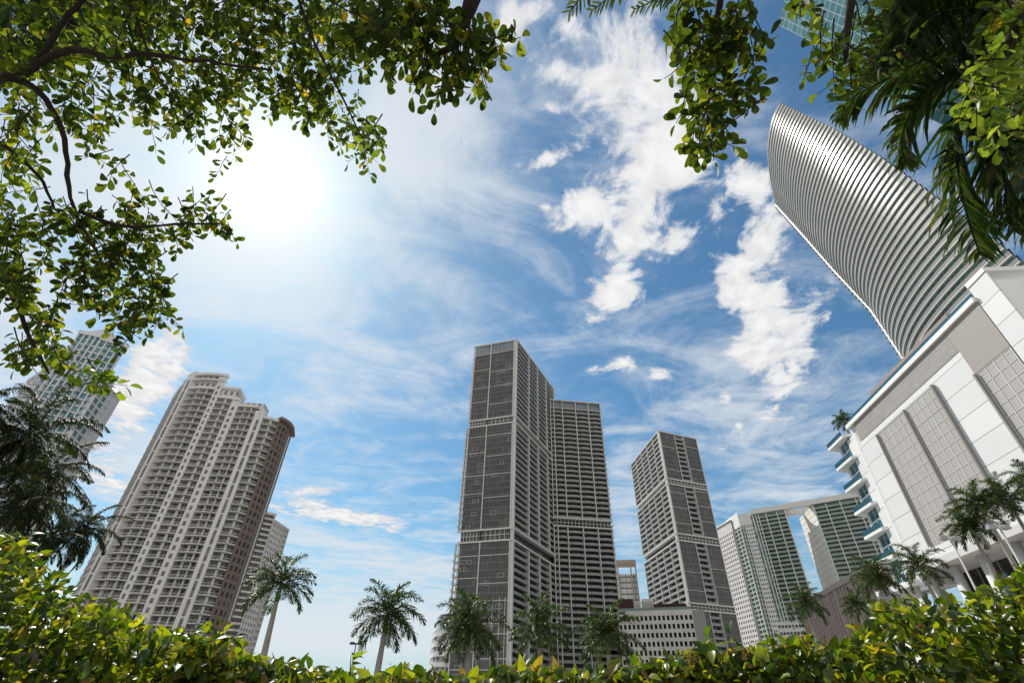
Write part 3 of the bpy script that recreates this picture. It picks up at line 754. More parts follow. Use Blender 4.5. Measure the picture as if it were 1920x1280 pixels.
solid('core', [-38.27, -38.1, -37.3, -36.3, -35.2], 1.012, HC+0.4, M_CARB)
solid('core', [-35.2, -34.6, -33.4, -32.7], 1.011, HT2-3, M_CARB)
solid('core', [-32.7, -31.5, -30.4, -29.7], 1.010, HT3-1, M_CARB)
solid('core', [-29.7, -28.6, -27.6, -26.9, -26.4, -26.15], 1.010, HT4-2.5, M_CARB)
# crown: recessed top storeys with deep cornice, tall section
b = MB(); b.prism([tuple(pa(a)*1.006) for a in (-37.9, -37.3, -36.3, -35.2, -34.55)]+[tuple(P2(-34.5, 258)), tuple(P2(-37.9, 268))], HC-8, HC-0.5); b.build('penthouse', glass_mat('carb_pent', 2.6, 3.6, (0.07, 0.06, 0.055), (0.3, 0.27, 0.25), mull=(0.58, 0.54, 0.51), mw=1.5, mh=1.6), root)
b = MB()
for t in range(12):
    A = pa(-38.28+3.78*t/12); B = pa(-38.28+3.78*(t+1)/12); f = orient(Frame(A, B)); b.box(f, -0.02, f.len+0.02, -2, 0.9, HC-3.4, HC-2.7); b.box(f, -0.02, f.len+0.02, -2, 0.7, HC-0.6, HC+0.7)
b.build('cornice', M_CARB, root)
f = orient(Frame(pa(-34.5), pa(-33.2)))
b = MB(); b.box(f, 0, f.len+1.5, -10, -0.3, HT2-6, HT2-1); b.build('penthouse', MATS['carb_pent'], root)
b = MB(); b.box(f, -0.5, f.len+1.9, -10, 0.4, HT2-1, HT2+0.2); b.build('cornice', M_CARB, root)
f = orient(Frame(pa(-32.2), pa(-30.1)))
b = MB(); b.box(f, 0.2, f.len, -9, -2.5, HT3-2, HT3+1.6); b.build('penthouse', MATS['carb_pent'], root)
# entrance columns and base
b = MB(); b.prism([tuple(pa(a)*1.012) for a in (-38.25, -37, -35, -33, -31, -29, -27.5, -26.5)]+[tuple(P2(-26.5, 262)), tuple(P2(-38, 285))], 0, 12); b.build('lobby', mat('lobby_dark', (0.035, 0.035, 0.04), 0.2, 0.4), root)
for k in range(12):
    p = pa(-38.25+k*0.5)*0.997; b = MB(); b.tube([(p[0], p[1], 0), (p[0], p[1], 26)], [0.7, 0.7], 8); b.build('column', M_CARB, root)

# ================================================================== paler tower half hidden behind it
D = 330.0
A = P2(-27.2, D*1.0); B = P2(-25.05, D*1.01); C = P2(-23.45, D*1.06)
root = empty('residential_tower', (B[0], B[1], 0), 'lower pale slab tower with square windows emerging behind the rounded cream tower', 'skyscraper')
Fa, Fb = orient(Frame(A, B)), orient(Frame(B, C))
Ha, Hb = EYE+0.284*D, EYE+0.258*D*1.06
b = MB(); b.prism([tuple(A*1.006), tuple(B*1.006), tuple(B*1.07), tuple(A*1.07)], 0, Ha-0.5); b.prism([tuple(B*1.006), tuple(C*1.003), tuple(C*1.06), tuple(B*1.09)], 0, Hb-0.5); b.build('core', M_CREAM, root)
it = []; wi = []
balcony_face(root, Fa, [0.1, Fa.len*0.5, Fa.len*0.98], 0, Ha-1, 3.0, it, depth=1.2, proud=0.5, fin_w=0.5, fin_mat=M_CREAM, recess=G_CARB, rail_h=0.7)
window_wall(root, Fb, 0, Fb.len*0.72, 0, Hb-1, 5, int(Hb/3.0), 0.42, 0.5, M_CREAM, None, items=wi)
balcony_face(root, Fb, [Fb.len*0.74, Fb.len], 0, Hb-1, 3.0, it, depth=1.2, proud=0.5, fin_w=0.4, fin_mat=M_CREAM, recess=G_CARB, rail_h=0.7)
for f, h in ((Fa, Ha), (Fb, Hb)):
    b = MB(); b.box(f, -0.2, f.len+0.2, -1, 0.7, h-1, h+0.3); b.build('parapet', M_CREAM, root)
place_parts(root, 'balcony', it, M_CSLAB); place_parts(root, 'window', wi, mat('mid_window', (0.10, 0.085, 0.08), 0.2, 0.4))

# ================================================================== teal and white tower, far left
M_TW = mat('white_grid', (0.68, 0.67, 0.68), 0.6, 0.3, 0.05, 0.2)
G_TEAL = glass_mat('teal_glass', 1.6, 3.2, (0.03, 0.15, 0.16), (0.16, 0.36, 0.36), mull=(0.45, 0.5, 0.5), mw=0.12, mh=0.3, rough=0.08)
D = 268.0
p = [P2(-49.05, 286), P2(-48.75, 276), P2(-48.1, 268), P2(-46.4, 264), P2(-44.3, 262), P2(-42.45, 276)]
HL = EYE+0.50*264
root = empty('residential_tower', (p[3][0], p[3][1], 0), 'teal glass and white grid tower with stepped crown, behind the palms and overhanging leaves', 'skyscraper')
hts = [EYE+0.40*286, EYE+0.46*276, HL+4, HL+3, EYE+0.42*276]
it = []
for i in range(5):
    f = orient(Frame(p[i], p[i+1])); h = hts[i]
    b = MB(); b.box(f, 0.0, f.len, -1.4 if i != 1 else -1.2, -0.4, 0, h-1); b.build('curtain_wall', G_TEAL, root)
    nb = 4 if i > 1 else 2
    for k in range(nb+1):
        b = MB(); b.box(f, f.len*k/nb-0.3, f.len*k/nb+0.3, -1.3, 0.35, 0, h); b.build('pier', M_TW, root)
    for k in range(int(h/3.2)):
        z = k*3.2
        for q in range(nb):
            a0, a1 = f.len*q/nb+0.5, f.len*(q+1)/nb-0.5
            if (q+i) % 2 == 0 and i != 4:
                def fn(b, f=f, a0=a0, a1=a1, z=z):
                    for t in range(4):
                        e = 0.5+1.3*math.sin(math.pi*(t+0.5)/4); b.box(f, a0+(a1-a0)*t/4, a0+(a1-a0)*(t+1)/4, -0.4, e, z, z+0.35); b.box(f, a0+(a1-a0)*t/4, a0+(a1-a0)*(t+1)/4, e-0.08, e, z+0.9, z+1.1)
            else:
                def fn(b, f=f, a0=a0, a1=a1, z=z): b.box(f, a0, a1, -0.4, 0.05, z, z+0.75)
            it.append((tuple(f.P(a0, 0, z)), fn))
    b = MB(); b.box(f, -0.5, f.len+0.5, -3, 0.8, h-1.2, h+0.6); b.build('cornice', M_TW, root)
place_parts(root, 'balcony', it, M_TW)
b = MB(); far = p[2]*1.09
b.prism([tuple(p[0]*1.006), tuple(p[1]*1.006), tuple(p[1]*1.08), tuple(p[0]*1.06)], 0, hts[0]-0.5)
b.prism([tuple(p[1]*1.006), tuple(p[2]*1.006), tuple(p[2]*1.09), tuple(p[1]*1.081)], 0, hts[1]-0.5)
b.prism([tuple(p[2]*1.006), tuple(p[3]*1.006), tuple(p[4]*1.006), tuple(p[4]*1.09), tuple(p[2]*1.091)], 0, HL+2.5)
b.prism([tuple(p[4]*1.006), tuple(p[5]*1.0), tuple(p[5]*1.04), tuple(p[4]*1.089)], 0, hts[4]-0.5); b.build('core', M_TW, root)
# canted crown: ridge between two facets
cr = MB(); q0, q1, q2 = p[2]*1.003, p[3]*1.0, p[4]*1.003
cr.quad([(q0[0], q0[1], HL+4.3), (q1[0], q1[1], HL+8.5), (q2[0], q2[1], HL+3.6), (q2[0]*1.05, q2[1]*1.05, HL+6), (q0[0]*1.05, q0[1]*1.05, HL+7)])
cr.quad([(q0[0], q0[1], HL+4.3), (q1[0], q1[1], HL+3), (q1[0], q1[1], HL+8.5)]); cr.quad([(q1[0], q1[1], HL+3), (q2[0], q2[1], HL+3.6), (q1[0], q1[1], HL+8.5)])
cr.build('crown', M_TW, root)

# ================================================================== white panelled podium building on the right
O = np.array([68.4, 86.9]); E_ = O+np.array([-0.09666, -0.99532])*41.4
FH = Frame(O, E_); FH.n = np.array([-0.99532, 0.09666])
M_WP = panel_mat('white_panels', (0.68, 0.675, 0.655), 60.0, 3.45, (0.30, 0.295, 0.29), 0.11, 0.09, offy=1.0)
M_GP = panel_mat('taupe_panels', (0.31, 0.285, 0.26), 1.5, 1.05, (0.20, 0.18, 0.16), 0.05, 0.10, brick=True)
M_GP2 = panel_mat('taupe_fine', (0.33, 0.30, 0.265), 0.5, 0.5, (0.29, 0.265, 0.24), 0.04, 0.05)
M_MESH = panel_mat('mesh_panel', (0.43, 0.41, 0.385), 0.36, 40, (0.30, 0.28, 0.25), 0.12, 0.08)
M_SOFF = mat('soffit', (0.6, 0.58, 0.55), 0.7, 0.3, 0.04, 0.2)
ZB, ZT = EYE+20.5, EYE+47.6
root = empty('podium_building', (O[0], O[1], 0), 'white panelled building with grey mesh bays and blue-glass balconies at right, on columns', 'building')
b = MB()
b.box(FH, 1.2, 41.4, -24, -0.02, ZB, ZT); b.build('core', M_WHITE, root)
z_g = EYE+43.3
for a0, a1 in ((1.2, 6.95), (23.85, 31.15)):
    b = MB(); b.box(FH, a0, a1, 0, 0.25, ZB, z_g); b.build('wall_panel', M_WP, root)
b = MB(); b.box(FH, 6.96, 23.84, 0, 0.25, ZB, EYE+22.5); b.build('wall_panel', M_WP, root)
b = MB(); b.box(FH, 6.96, 23.84, 0, 0.25, EYE+42.2, z_g); b.build('wall_panel', M_WP, root)
b = MB(); b.box(FH, 38.0, 41.4, 0, 0.27, ZB, ZT+1.6); b.build('wall_panel', M_WP, root)
b = MB(); b.box(FH, 1.8, 31.15, 0.0, 0.32, z_g+0.02, ZT-0.75); b.build('stone_band', M_GP, root)
b = MB(); b.box(FH, 31.17, 37.9, 0.0, 0.34, EYE+39.2, ZT-0.75); b.build('stone_panel', M_GP2, root)
b = MB(); b.box(FH, 37.92, 38.0, -0.05, 0.1, ZB, ZT); b.build('joint', MATS['dark_window'], root)
b = MB(); b.box(FH, -0.2, 38.0, -1.0, 0.75, ZT-0.74, ZT); b.build('roof_edge', M_WHITE, root)
b = MB(); b.box(FH, 0.3, 38.0, -0.2, -0.12, ZT, ZT+1.25); b.build('glass_rail', mat('blue_glass_rail', (0.03, 0.10, 0.14), 0.10, 0.5), root)
b = MB(); b.box(FH, 38.0, 41.5, -6, 0.4, ZT+1.6, ZT+2.3); b.build('roof_edge', M_WHITE, root)
def mesh_bay(a0, a1, z0, z1):
    r = MB(); r.box(FH, a0, a1, 0.0, 0.30, z0, z1); r.build('mesh_panel', M_MESH, root)
    r = MB(); n = int((a1-a0)/1.45)
    for k in range(n+1): a = a0+(a1-a0)*k/n; r.box(FH, a-0.05, a+0.05, 0.302, 0.36, z0, z1)
    z = z1
    while z > z0+0.5: r.box(FH, a0, a1, 0.30, 0.35, z-0.07, z); z -= 1.72
    r.build('panel_trim', mat('panel_trim', (0.62, 0.59, 0.55), 0.6, 0.3), root)
    r = MB(); 
    for a in (a0, ): r.box(FH, a-0.32, a-0.02, 0.0, 0.75, z0, z1)
    r.build('panel_fin', mat('fin_dark', (0.28, 0.26, 0.25), 0.6, 0.3), root)
mesh_bay(7.2, 15.6, EYE+22.5, EYE+42.0); mesh_bay(16.1, 23.7, EYE+22.5, EYE+42.1); mesh_bay(31.5, 37.8, ZB, EYE+39.1)
b = MB(); b.box(FH, 23.72, 23.98, 0.0, 0.8, EYE+22.5, EYE+42.1); b.build('panel_fin', MATS['fin_dark'], root)
# corner drum
b = MB(); n = 14; r_ = 1.35; cc = np.array(FH.P(0.1, -1.2, 0)[:2])
ring = [tuple(cc+np.array([math.cos(2*math.pi*k/n), math.sin(2*math.pi*k/n)])*r_) for k in range(n)]
b.prism(ring, ZB-3, ZT-0.9); b.build('corner_column', panel_mat('drum_panels', (0.74, 0.73, 0.70), 60, 3.45, (0.35, 0.34, 0.33), 0.08, 0.03, offy=1.0), root, smooth=False)
# the facade carries on past the drum, set back, with windows and balconies
FG = Frame(FH.P(-1.2, -0.9, 0)[:2], FH.P(-9.6, -1.9, 0)[:2])
if FG.n[0] > 0: FG.n = -FG.n
b = MB(); b.box(FG, 0, FG.len*0.46, -12, 0, ZB, ZT-1.2); b.build('wall_panel', M_WP, root)
G_BLUE = glass_mat('blue_window', 2.0, 2.35, (0.03, 0.10, 0.13), (0.12, 0.26, 0.30), mull=(0.75, 0.75, 0.73), mw=0.14, mh=0.3, rough=0.05, offy=0.4)
sp_ = 4.66
for k in range(6):
    z = ZT-0.1-sp_*(k+1)
    w = MB(); w.box(FG, FG.len*0.46+0.01, FG.len-0.2, -11, -0.25, z+0.5, z+sp_-0.3); w.build('window', G_BLUE, root)
    w = MB(); w.box(FG, FG.len-0.2, FG.len+0.1, -11, 0.05, z+0.5, z+sp_-0.3); w.build('window_jamb', M_WHITE, root)
    if k == 5: break
for k in range(6):
    z = ZT-0.1-sp_*k
    bal = MB(); e0 = FG.len*0.30
    pl = [FG.P(e0, 0.02, 0)[:2], FG.P(e0+0.5, 0.9, 0)[:2], FG.P(FG.len+1.0, 1.7, 0)[:2], FG.P(FG.len+2.2, -0.6, 0)[:2], FG.P(FG.len+1.2, -6, 0)[:2], FG.P(e0, -6, 0)[:2]]
    bal.prism(pl, z-0.45, z+0.1); ob = bal.build('balcony', M_WHITE, root)
    rl = MB(); f_s = [Frame(pl[1], pl[2]), Frame(pl[2], pl[3]), Frame(pl[3], pl[4])]
    for f_ in f_s: rl.box(f_, 0.02, f_.len-0.02, -0.03, 0.03, z+0.1, z+0.95)
    rr = rl.build('railing', MATS['blue_glass_rail'], None); rr.parent = ob
zc = EYE+18.9
b = MB(); b.prism([FG.P(-1.5, 1.6, 0)[:2], FG.P(FG.len+1.0, 3.4, 0)[:2], FG.P(FG.len+2.6, -3, 0)[:2], FG.P(-1.5, -6, 0)[:2]], zc-0.5, zc+0.4); b.build('canopy', M_WHITE, root)
# underside, lobby glass, columns
b = MB(); b.box(FH, 1.2, 41.4, -24, 1.4, ZB-1.0, ZB-0.02); b.build('soffit', M_SOFF, root)
b = MB(); b.box(FH, 1.5, 41.4, -22, -5, 0, ZB-1.05); b.build('lobby_glass', glass_mat('lobby_glass', 2.2, 6, (0.012, 0.014, 0.016), (0.05, 0.05, 0.05), mull=(0.35, 0.34, 0.33), mw=0.14, mh=0.2, rough=0.08), root)
b = MB(); b.box(FH, 9, 20, -4.6, 0.5, ZB-9.2, ZB-8.4); b.build('lobby_canopy', M_WHITE, root)
for k in range(7):
    for d in (-1.0,):
        q = FH.P(1.5+6.3*k, d, 0); b = MB(); b.tube([(q[0], q[1], 0), (q[0], q[1], ZB-1.02)], [0.7, 0.7], 12); b.build('column', M_SOFF, root, smooth=True)
for q in (FG.P(1.0, 0.2, 0), FG.P(FG.len-1.0, 1.2, 0), FG.P(FG.len*0.4, -4, 0)):
    b = MB(); b.tube([(q[0], q[1], 0), (q[0], q[1], zc-0.51)], [0.75, 0.75], 12); b.build('column', M_SOFF, root, smooth=True)
# roof terrace block
zt0 = EYE+50.5
b = MB(); b.box(FH, 9.0, 30.6, -14, -2.6, ZT, zt0-0.7); b.build('terrace_room', glass_mat('terrace_glass', 3.2, 3.4, (0.02, 0.018, 0.016), (0.12, 0.08, 0.07), mull=(0.55, 0.52, 0.5), mw=0.5, mh=0.35), root)
b = MB(); b.box(FH, 7.4, 31.0, -14.5, -1.4, zt0-0.7, zt0); b.build('terrace_roof', mat('terrace_roof', (0.34, 0.25, 0.21), 0.7, 0.2), root)
b = MB(); b.box(FH, 7.6, 8.9, -14, -1.9, ZT+0.02, zt0-0.72); b.build('terrace_wall', M_WHITE, root)

# ================================================================== curved sail-like tower
root = empty('sail_tower', (97, 95, 0), 'curved sail-shaped tower of stacked white balcony bands rising behind the white podium', 'skyscraper')
M_BAND = mat('balcony_band', (0.25, 0.225, 0.20), 0.17, 0.55, 0.08, 0.25)
M_SLABW = mat('pale_slab', (0.58, 0.55, 0.51), 0.6, 0.3, 0.05, 0.2)
M_EDGE = mat('bright_edge', (0.80, 0.79, 0.75), 0.5, 0.3)
G_SAIL = glass_mat('sail_glass', 1.5, 2.18, (0.05, 0.13, 0.12), (0.22, 0.36, 0.34), mull=(0.35, 0.40, 0.38), mw=0.12, mh=0.3, rough=0.06)
G_SAILD = glass_mat('sail_dark', 1.5, 3.1, (0.02, 0.035, 0.03), (0.06, 0.09, 0.08), mull=(0.10, 0.11, 0.1), mw=0.2, mh=0.4, rough=0.2)
Lk = [(180, 113.8, 130.9), (151, 110.8, 122.3), (124, 110.0, 116.2), (100, 109.1, 110.0), (82, 107.6, 107.3), (60, 107, 106), (0, 106, 105)]
Rk = [(180, 95.5, 86.8), (142.6, 95.0, 75.9), (117.6, 95.0, 70.1), (97.5, 95.0, 66.5), (78.6, 95.0, 63.1), (69, 95, 61.7), (0, 95, 52)]
def lerpk(K, z):
    z = max(K[-1][0], min(K[0][0], z))
    for (z0, x0, y0), (z1, x1, y1) in zip(K, K[1:]):
        if z1 <= z <= z0:
            t = (z0-z)/(z0-z1); return np.array([x0+(x1-x0)*t, y0+(y1-y0)*t])
NS = 22
def sail(z, inset=0.0, n=NS):
    L_, R__ = lerpk(Lk, z), lerpk(Rk, z)
    P1 = np.array([98.3, 108.0+(L_[1]-130.9)*0.45]); P2_ = np.array([94.6, 96.0+(R__[1]-86.8)*0.6])
    out = []
    for i in range(n+1):
        t = i/n; q = (1-t)**3*L_+3*(1-t)**2*t*P1+3*(1-t)*t*t*P2_+t**3*R__; out.append(q)
    out = np.array(out)
    d = np.gradient(out, axis=0); d /= np.linalg.norm(d, axis=1)[:, None]; nn = np.stack([d[:, 1], -d[:, 0]], 1)
    if nn[n//2][0] > 0: nn = -nn           # outward = towards -x
    return out+nn*(-inset), nn
fl = 2.18; nfl = 66
Z0 = 178.5
wallb = MB()
nf = nfl+10
for k in range(nf):
    z = Z0-fl*k; 
    if z < 20: break
    zz = z+EYE
    out, nn = sail(z); ins, _ = sail(z, 0.6); 
    cut = 0.30+0.0075*k                    # where the deep balconies give way to shallow ones
    s = MB(); sl_ = MB()
    for i in range(NS):
        a, b_, c, d = out[i]-nn[i]*0.02, out[i+1]-nn[i+1]*0.02, ins[i+1], ins[i]
        for zz0, rev in ((zz, False), (zz+0.2, True)):
            q = [(a[0], a[1], zz0), (b_[0], b_[1], zz0), (c[0], c[1], zz0), (d[0], d[1], zz0)]; sl_.quad(q if not rev else q[::-1])
        a, b_ = out[i], out[i+1]; s.quad([(a[0], a[1], zz), (b_[0], b_[1], zz), (b_[0], b_[1], zz+0.2), (a[0], a[1], zz+0.2)])
    # solid upstand following the slab edge
    o2 = out-nn*0.12
    for i in range(NS):
        a, b_ = out[i], out[i+1]; a2, b2 = o2[i], o2[i+1]
        s.quad([(a[0], a[1], zz+0.2), (b_[0], b_[1], zz+0.2), (b_[0], b_[1], zz+1.02), (a[0], a[1], zz+1.02)])
        s.quad([(a2[0], a2[1], zz+0.2), (b2[0], b2[1], zz+0.2), (b2[0], b2[1], zz+1.02), (a2[0], a2[1], zz+1.02)])
        s.quad([(a[0], a[1], zz+1.02), (b_[0], b_[1], zz+1.02), (b2[0], b2[1], zz+1.02), (a2[0], a2[1], zz+1.02)])
    # slab carried round the far end
    L_ = out[0]; s.quad([(L_[0], L_[1], zz), (L_[0]+0.5, L_[1]+1.7, zz), (L_[0]+4, L_[1]+2, zz), (L_[0]+3, L_[1]-1.5, zz)]); s.quad([(L_[0], L_[1], zz), (L_[0]+0.5, L_[1]+1.7, zz), (L_[0]+0.5, L_[1]+1.7, zz+0.7), (L_[0], L_[1], zz+0.7)])
    # partitions between flats
    for i in range(2, NS, 3):
        if (i*7+k) % 11 == 0: continue
        a, c = out[i]-nn[i]*0.5, ins[i]
        s.quad([(a[0], a[1], zz-fl+1.0), (c[0], c[1], zz-fl+0.3), (c[0], c[1], zz-0.02), (a[0], a[1], zz-0.02)])
    ob = s.build('balcony_ring', M_BAND, root)
    so = sl_.build('floor_slab', M_SLABW, None); so.parent = ob
    # thin bright rail
    t = MB()
    o3 = out+nn*0.05
    for i in range(NS):
        a, b_ = o3[i], o3[i+1]; a2, b2 = o2[i], o2[i+1]
        t.quad([(a[0], a[1], zz-0.04), (b_[0], b_[1], zz-0.04), (b_[0], b_[1], zz+0.08), (a[0], a[1], zz+0.08)])
        t.quad([(a[0], a[1], zz-0.04), (b_[0], b_[1], zz-0.04), (b2[0], b2[1], zz-0.04), (a2[0], a2[1], zz-0.04)])
    rr = t.build('edge_trim', M_EDGE, None); rr.parent = ob
    # glass wall of this storey
    for i in range(NS):
        a, b_ = ins[i]+nn[i]*0.05, ins[i+1]+nn[i+1]*0.05
        wallb.quad([(a[0], a[1], zz-fl), (b_[0], b_[1], zz-fl), (b_[0], b_[1], zz), (a[0], a[1], zz)], [(i*2.2, zz-fl), (i*2.2+2.2, zz-fl), (i*2.2+2.2, zz), (i*2.2, zz)])
wallb.build('window_wall', G_SAIL, root)
# body behind, following the sail outline storey by storey
bd = MB()
for k in range(nf):
    z = Z0-fl*k
    if z < 20: break
    ins, nn = sail(z, 1.0, 8)
    pts = [tuple(q) for q in ins]+[(ins[-1][0]+6, ins[-1][1]+6.0), (ins[0][0]+5, ins[0][1]+1)]
    bd.prism(pts, z+EYE-fl+0.01, z+EYE-0.01)
bd.build('core', G_SAILD, root)
# bright spine along the far edge
sp = MB()
for k in range(nf-1):
    z = Z0-fl*k+0.8; z2 = z-fl
    if z2 < 20: break
    a, b_ = lerpk(Lk, z), lerpk(Lk, z2); w_ = 0.3; e_ = 0.15
    for (dx0, dy0), (dx1, dy1) in (((-e_, -w_), (-e_, w_)), ((-e_, w_), (1.0, w_)), ((-e_, -w_), (1.0, -w_))):
        sp.quad([(a[0]+dx0, a[1]+dy0, z+EYE), (a[0]+dx1, a[1]+dy1, z+EYE), (b_[0]+dx1, b_[1]+dy1, z2+EYE), (b_[0]+dx0, b_[1]+dy0, z2+EYE)])
sp.build('edge_spine', M_EDGE, root)
# roof edge
# round glass stair at the foot of the sail, seen past the podium's corner
b = MB(); cc = (90.5, 59.8); ring = [(cc[0]+3.0*math.cos(2*math.pi*k/20), cc[1]+3.0*math.sin(2*math.pi*k/20)) for k in range(20)]
b.prism(ring, 30, EYE+60); b.build('glass_drum', glass_mat('drum_glass', 1.6, 8, (0.02, 0.14, 0.15), (0.10, 0.25, 0.26), mull=(0.5, 0.5, 0.48), mw=0.15, mh=0.5, rough=0.05), root)

# ================================================================== green glass tower in the top right corner
M_GT = glass_mat('green_tower_glass', 3.0, 3.4, (0.035, 0.13, 0.15), (0.08, 0.20, 0.22), mull=(0.30, 0.36, 0.37), mw=0.3, mh=0.35, rough=0.75, spec=0.05)
root = empty('glass_tower', (at(1600, 90, 150)[0], at(1600, 90, 150)[1], 0), 'green glass tower with pale grid, cut by the top right corner behind palm fronds', 'skyscraper')
def pxz(x, y, z):
    w = ray(x, y); k = (z-EYE)/w[2]; return np.array([w[0]*k, w[1]*k])
def leaning(top, zt_, lowmid, zm, name):
    """tower sheared along its height to follow the lens curvature: plan at zt_ and at zm fix the slope"""
    top = [np.array(p) for p in top]; sh = (np.array(lowmid)-top[0])/(zt_-zm)
    b = MB(); n = len(top)
    bot = [p+sh*zt_ for p in top]; L_ = 0
    for i in range(n):
        a, c, a0, c0 = top[i], top[(i+1) % n], bot[i], bot[(i+1) % n]; l = np.linalg.norm(c-a)
        b.quad([(a0[0], a0[1], 0), (c0[0], c0[1], 0), (c[0], c[1], zt_), (a[0], a[1], zt_)], [(L_, 0), (L_+l, 0), (L_+l, zt_), (L_, zt_)]); L_ += l
    b.quad([(p[0], p[1], zt_) for p in top]); b.quad([(p[0], p[1], 0) for p in bot][::-1])
    b.build(name, M_GT, root)
tB = pxz(1461, 48, 238); tA = pxz(1478, -40, 238); off = np.array([tA[1]-tB[1], -(tA[0]-tB[0])]); off = off/np.linalg.norm(off)*22
if off.dot(tB) < 0: off = -off
leaning([tB, tA, tA+off, tB+off], 238, pxz(1900, 275, 120), 120, 'main_block')
s1 = pxz(1546, 126, 200); s2 = pxz(1556, 96, 200)
leaning([s1, s2, s2+off*0.8, s1+off*0.8], 200, pxz(1900, 300, 110), 110, 'lower_wing')

# ================================================================== plants
rng = np.random.default_rng(7)
def leaf_mat(name, stops, trans, rough=0.4, tmix=0.45, spec=0.4):
    m = bpy.data.materials.new(name); m.use_nodes = True; MATS[name] = m
    nt = m.node_tree; N = nt.nodes; L = nt.links; b = N['Principled BSDF']; out = N['Material Output']
    g_ = N.new('ShaderNodeNewGeometry'); cr = N.new('ShaderNodeValToRGB'); L.new(g_.outputs['Random Per Island'], cr.inputs[0])
    el = cr.color_ramp.elements
    while len(el) < len(stops): el.new(0.5)
    for e, (p, c) in zip(el, stops): e.position = p; e.color = (*c, 1)
    tcn = N.new('ShaderNodeTexCoord'); ns = N.new('ShaderNodeTexNoise'); ns.inputs['Scale'].default_value = 55; ns.inputs['Detail'].default_value = 4; L.new(tcn.outputs['Object'], ns.inputs['Vector'])
    mr = N.new('ShaderNodeMapRange'); mr.inputs[1].default_value = 0.3; mr.inputs[2].default_value = 0.7; mr.inputs[3].default_value = 0.65; mr.inputs[4].default_value = 1.3; L.new(ns.outputs[0], mr.inputs[0])
    sv = N.new('ShaderNodeVectorMath'); sv.operation = 'SCALE'; L.new(cr.outputs[0], sv.inputs[0]); L.new(mr.outputs[0], sv.inputs['Scale'])
    L.new(sv.outputs[0], b.inputs['Base Color']); b.inputs['Roughness'].default_value = rough; b.inputs['Specular IOR Level'].default_value = spec
    bp = N.new('ShaderNodeBump'); bp.inputs['Strength'].default_value = 0.35; bp.inputs['Distance'].default_value = 0.004; L.new(ns.outputs[0], bp.inputs['Height']); L.new(bp.outputs[0], b.inputs['Normal'])
    tr = N.new('ShaderNodeBsdfTranslucent')
    mul = N.new('ShaderNodeMix'); mul.data_type = 'RGBA'; mul.blend_type = 'MULTIPLY'; mul.inputs[0].default_value = 1
    L.new(sv.outputs[0], mul.inputs[6]); mul.inputs[7].default_value = (*trans, 1); L.new(mul.outputs[2], tr.inputs[0])
    ms = N.new('ShaderNodeMixShader'); ms.inputs[0].default_value = tmix; L.new(b.outputs[0], ms.inputs[1]); L.new(tr.outputs[0], ms.inputs[2]); L.new(ms.outputs[0], out.inputs[0])
    return m
def leaf_template(w=0.55, fold=0.10, curl=0.16, kind='ob'):
    if kind == 'ob': rows = [(0, 0.03), (0.22, 0.55), (0.5, 0.93), (0.75, 1.0), (0.92, 0.62), (1.0, 0.10)]
    else: rows = [(0, 0.04), (0.14, 0.75), (0.36, 1.0), (0.62, 0.8), (0.84, 0.4), (1.0, 0.03)]
    V = []; F = []
    for t, ww in rows:
        z = -curl*t*t
        V += [(-ww*w/2, t, z+fold*ww*0.5), (0, t, z), (ww*w/2, t, z+fold*ww*0.5)]
    for i in range(len(rows)-1):
        a = 3*i; F += [(a, a+1, a+4, a+3), (a+1, a+2, a+5, a+4)]
    return np.array(V), np.array(F)
def norm(v): return v/np.maximum(np.linalg.norm(v, axis=-1, keepdims=True), 1e-9)
def mesh_np(name, V, F, material, parent=None, smooth=True):
    me = bpy.data.meshes.new(name); n = F.shape[1]
    me.vertices.add(len(V)); me.vertices.foreach_set('co', V.astype(np.float32).ravel())
    me.loops.add(F.size); me.loops.foreach_set('vertex_index', F.astype(np.int32).ravel())
    me.polygons.add(len(F)); me.polygons.foreach_set('loop_start', np.arange(0, F.size, n, dtype=np.int32)); me.polygons.foreach_set('loop_total', np.full(len(F), n, dtype=np.int32))
    me.update(calc_edges=True)
    if smooth: me.polygons.foreach_set('use_smooth', np.ones(len(F), dtype=bool))
    me.materials.append(material); o = bpy.data.objects.new(name, me); COL.objects.link(o)
    if parent is not None: o.parent = parent; o.matrix_parent_inverse = Matrix.Translation(-parent.location)
    return o
def scatter(tmpl, P, Y, Nn, S):
    TV, TF = tmpl; Y = norm(Y); Nn = norm(Nn-(Nn*Y).sum(1, keepdims=True)*Y); X = np.cross(Y, Nn)
    V = (TV[None, :, 0:1]*X[:, None]+TV[None, :, 1:2]*Y[:, None]+TV[None, :, 2:3]*Nn[:, None])*S[:, None, None]+P[:, None]
    F = TF[None]+(np.arange(len(P))*len(TV))[:, None, None]
    return V.reshape(-1, 3), F.reshape(-1, TF.shape[1])
def at3(x, y, r): return np.array([0, 0, EYE])+ray(x, y)*r

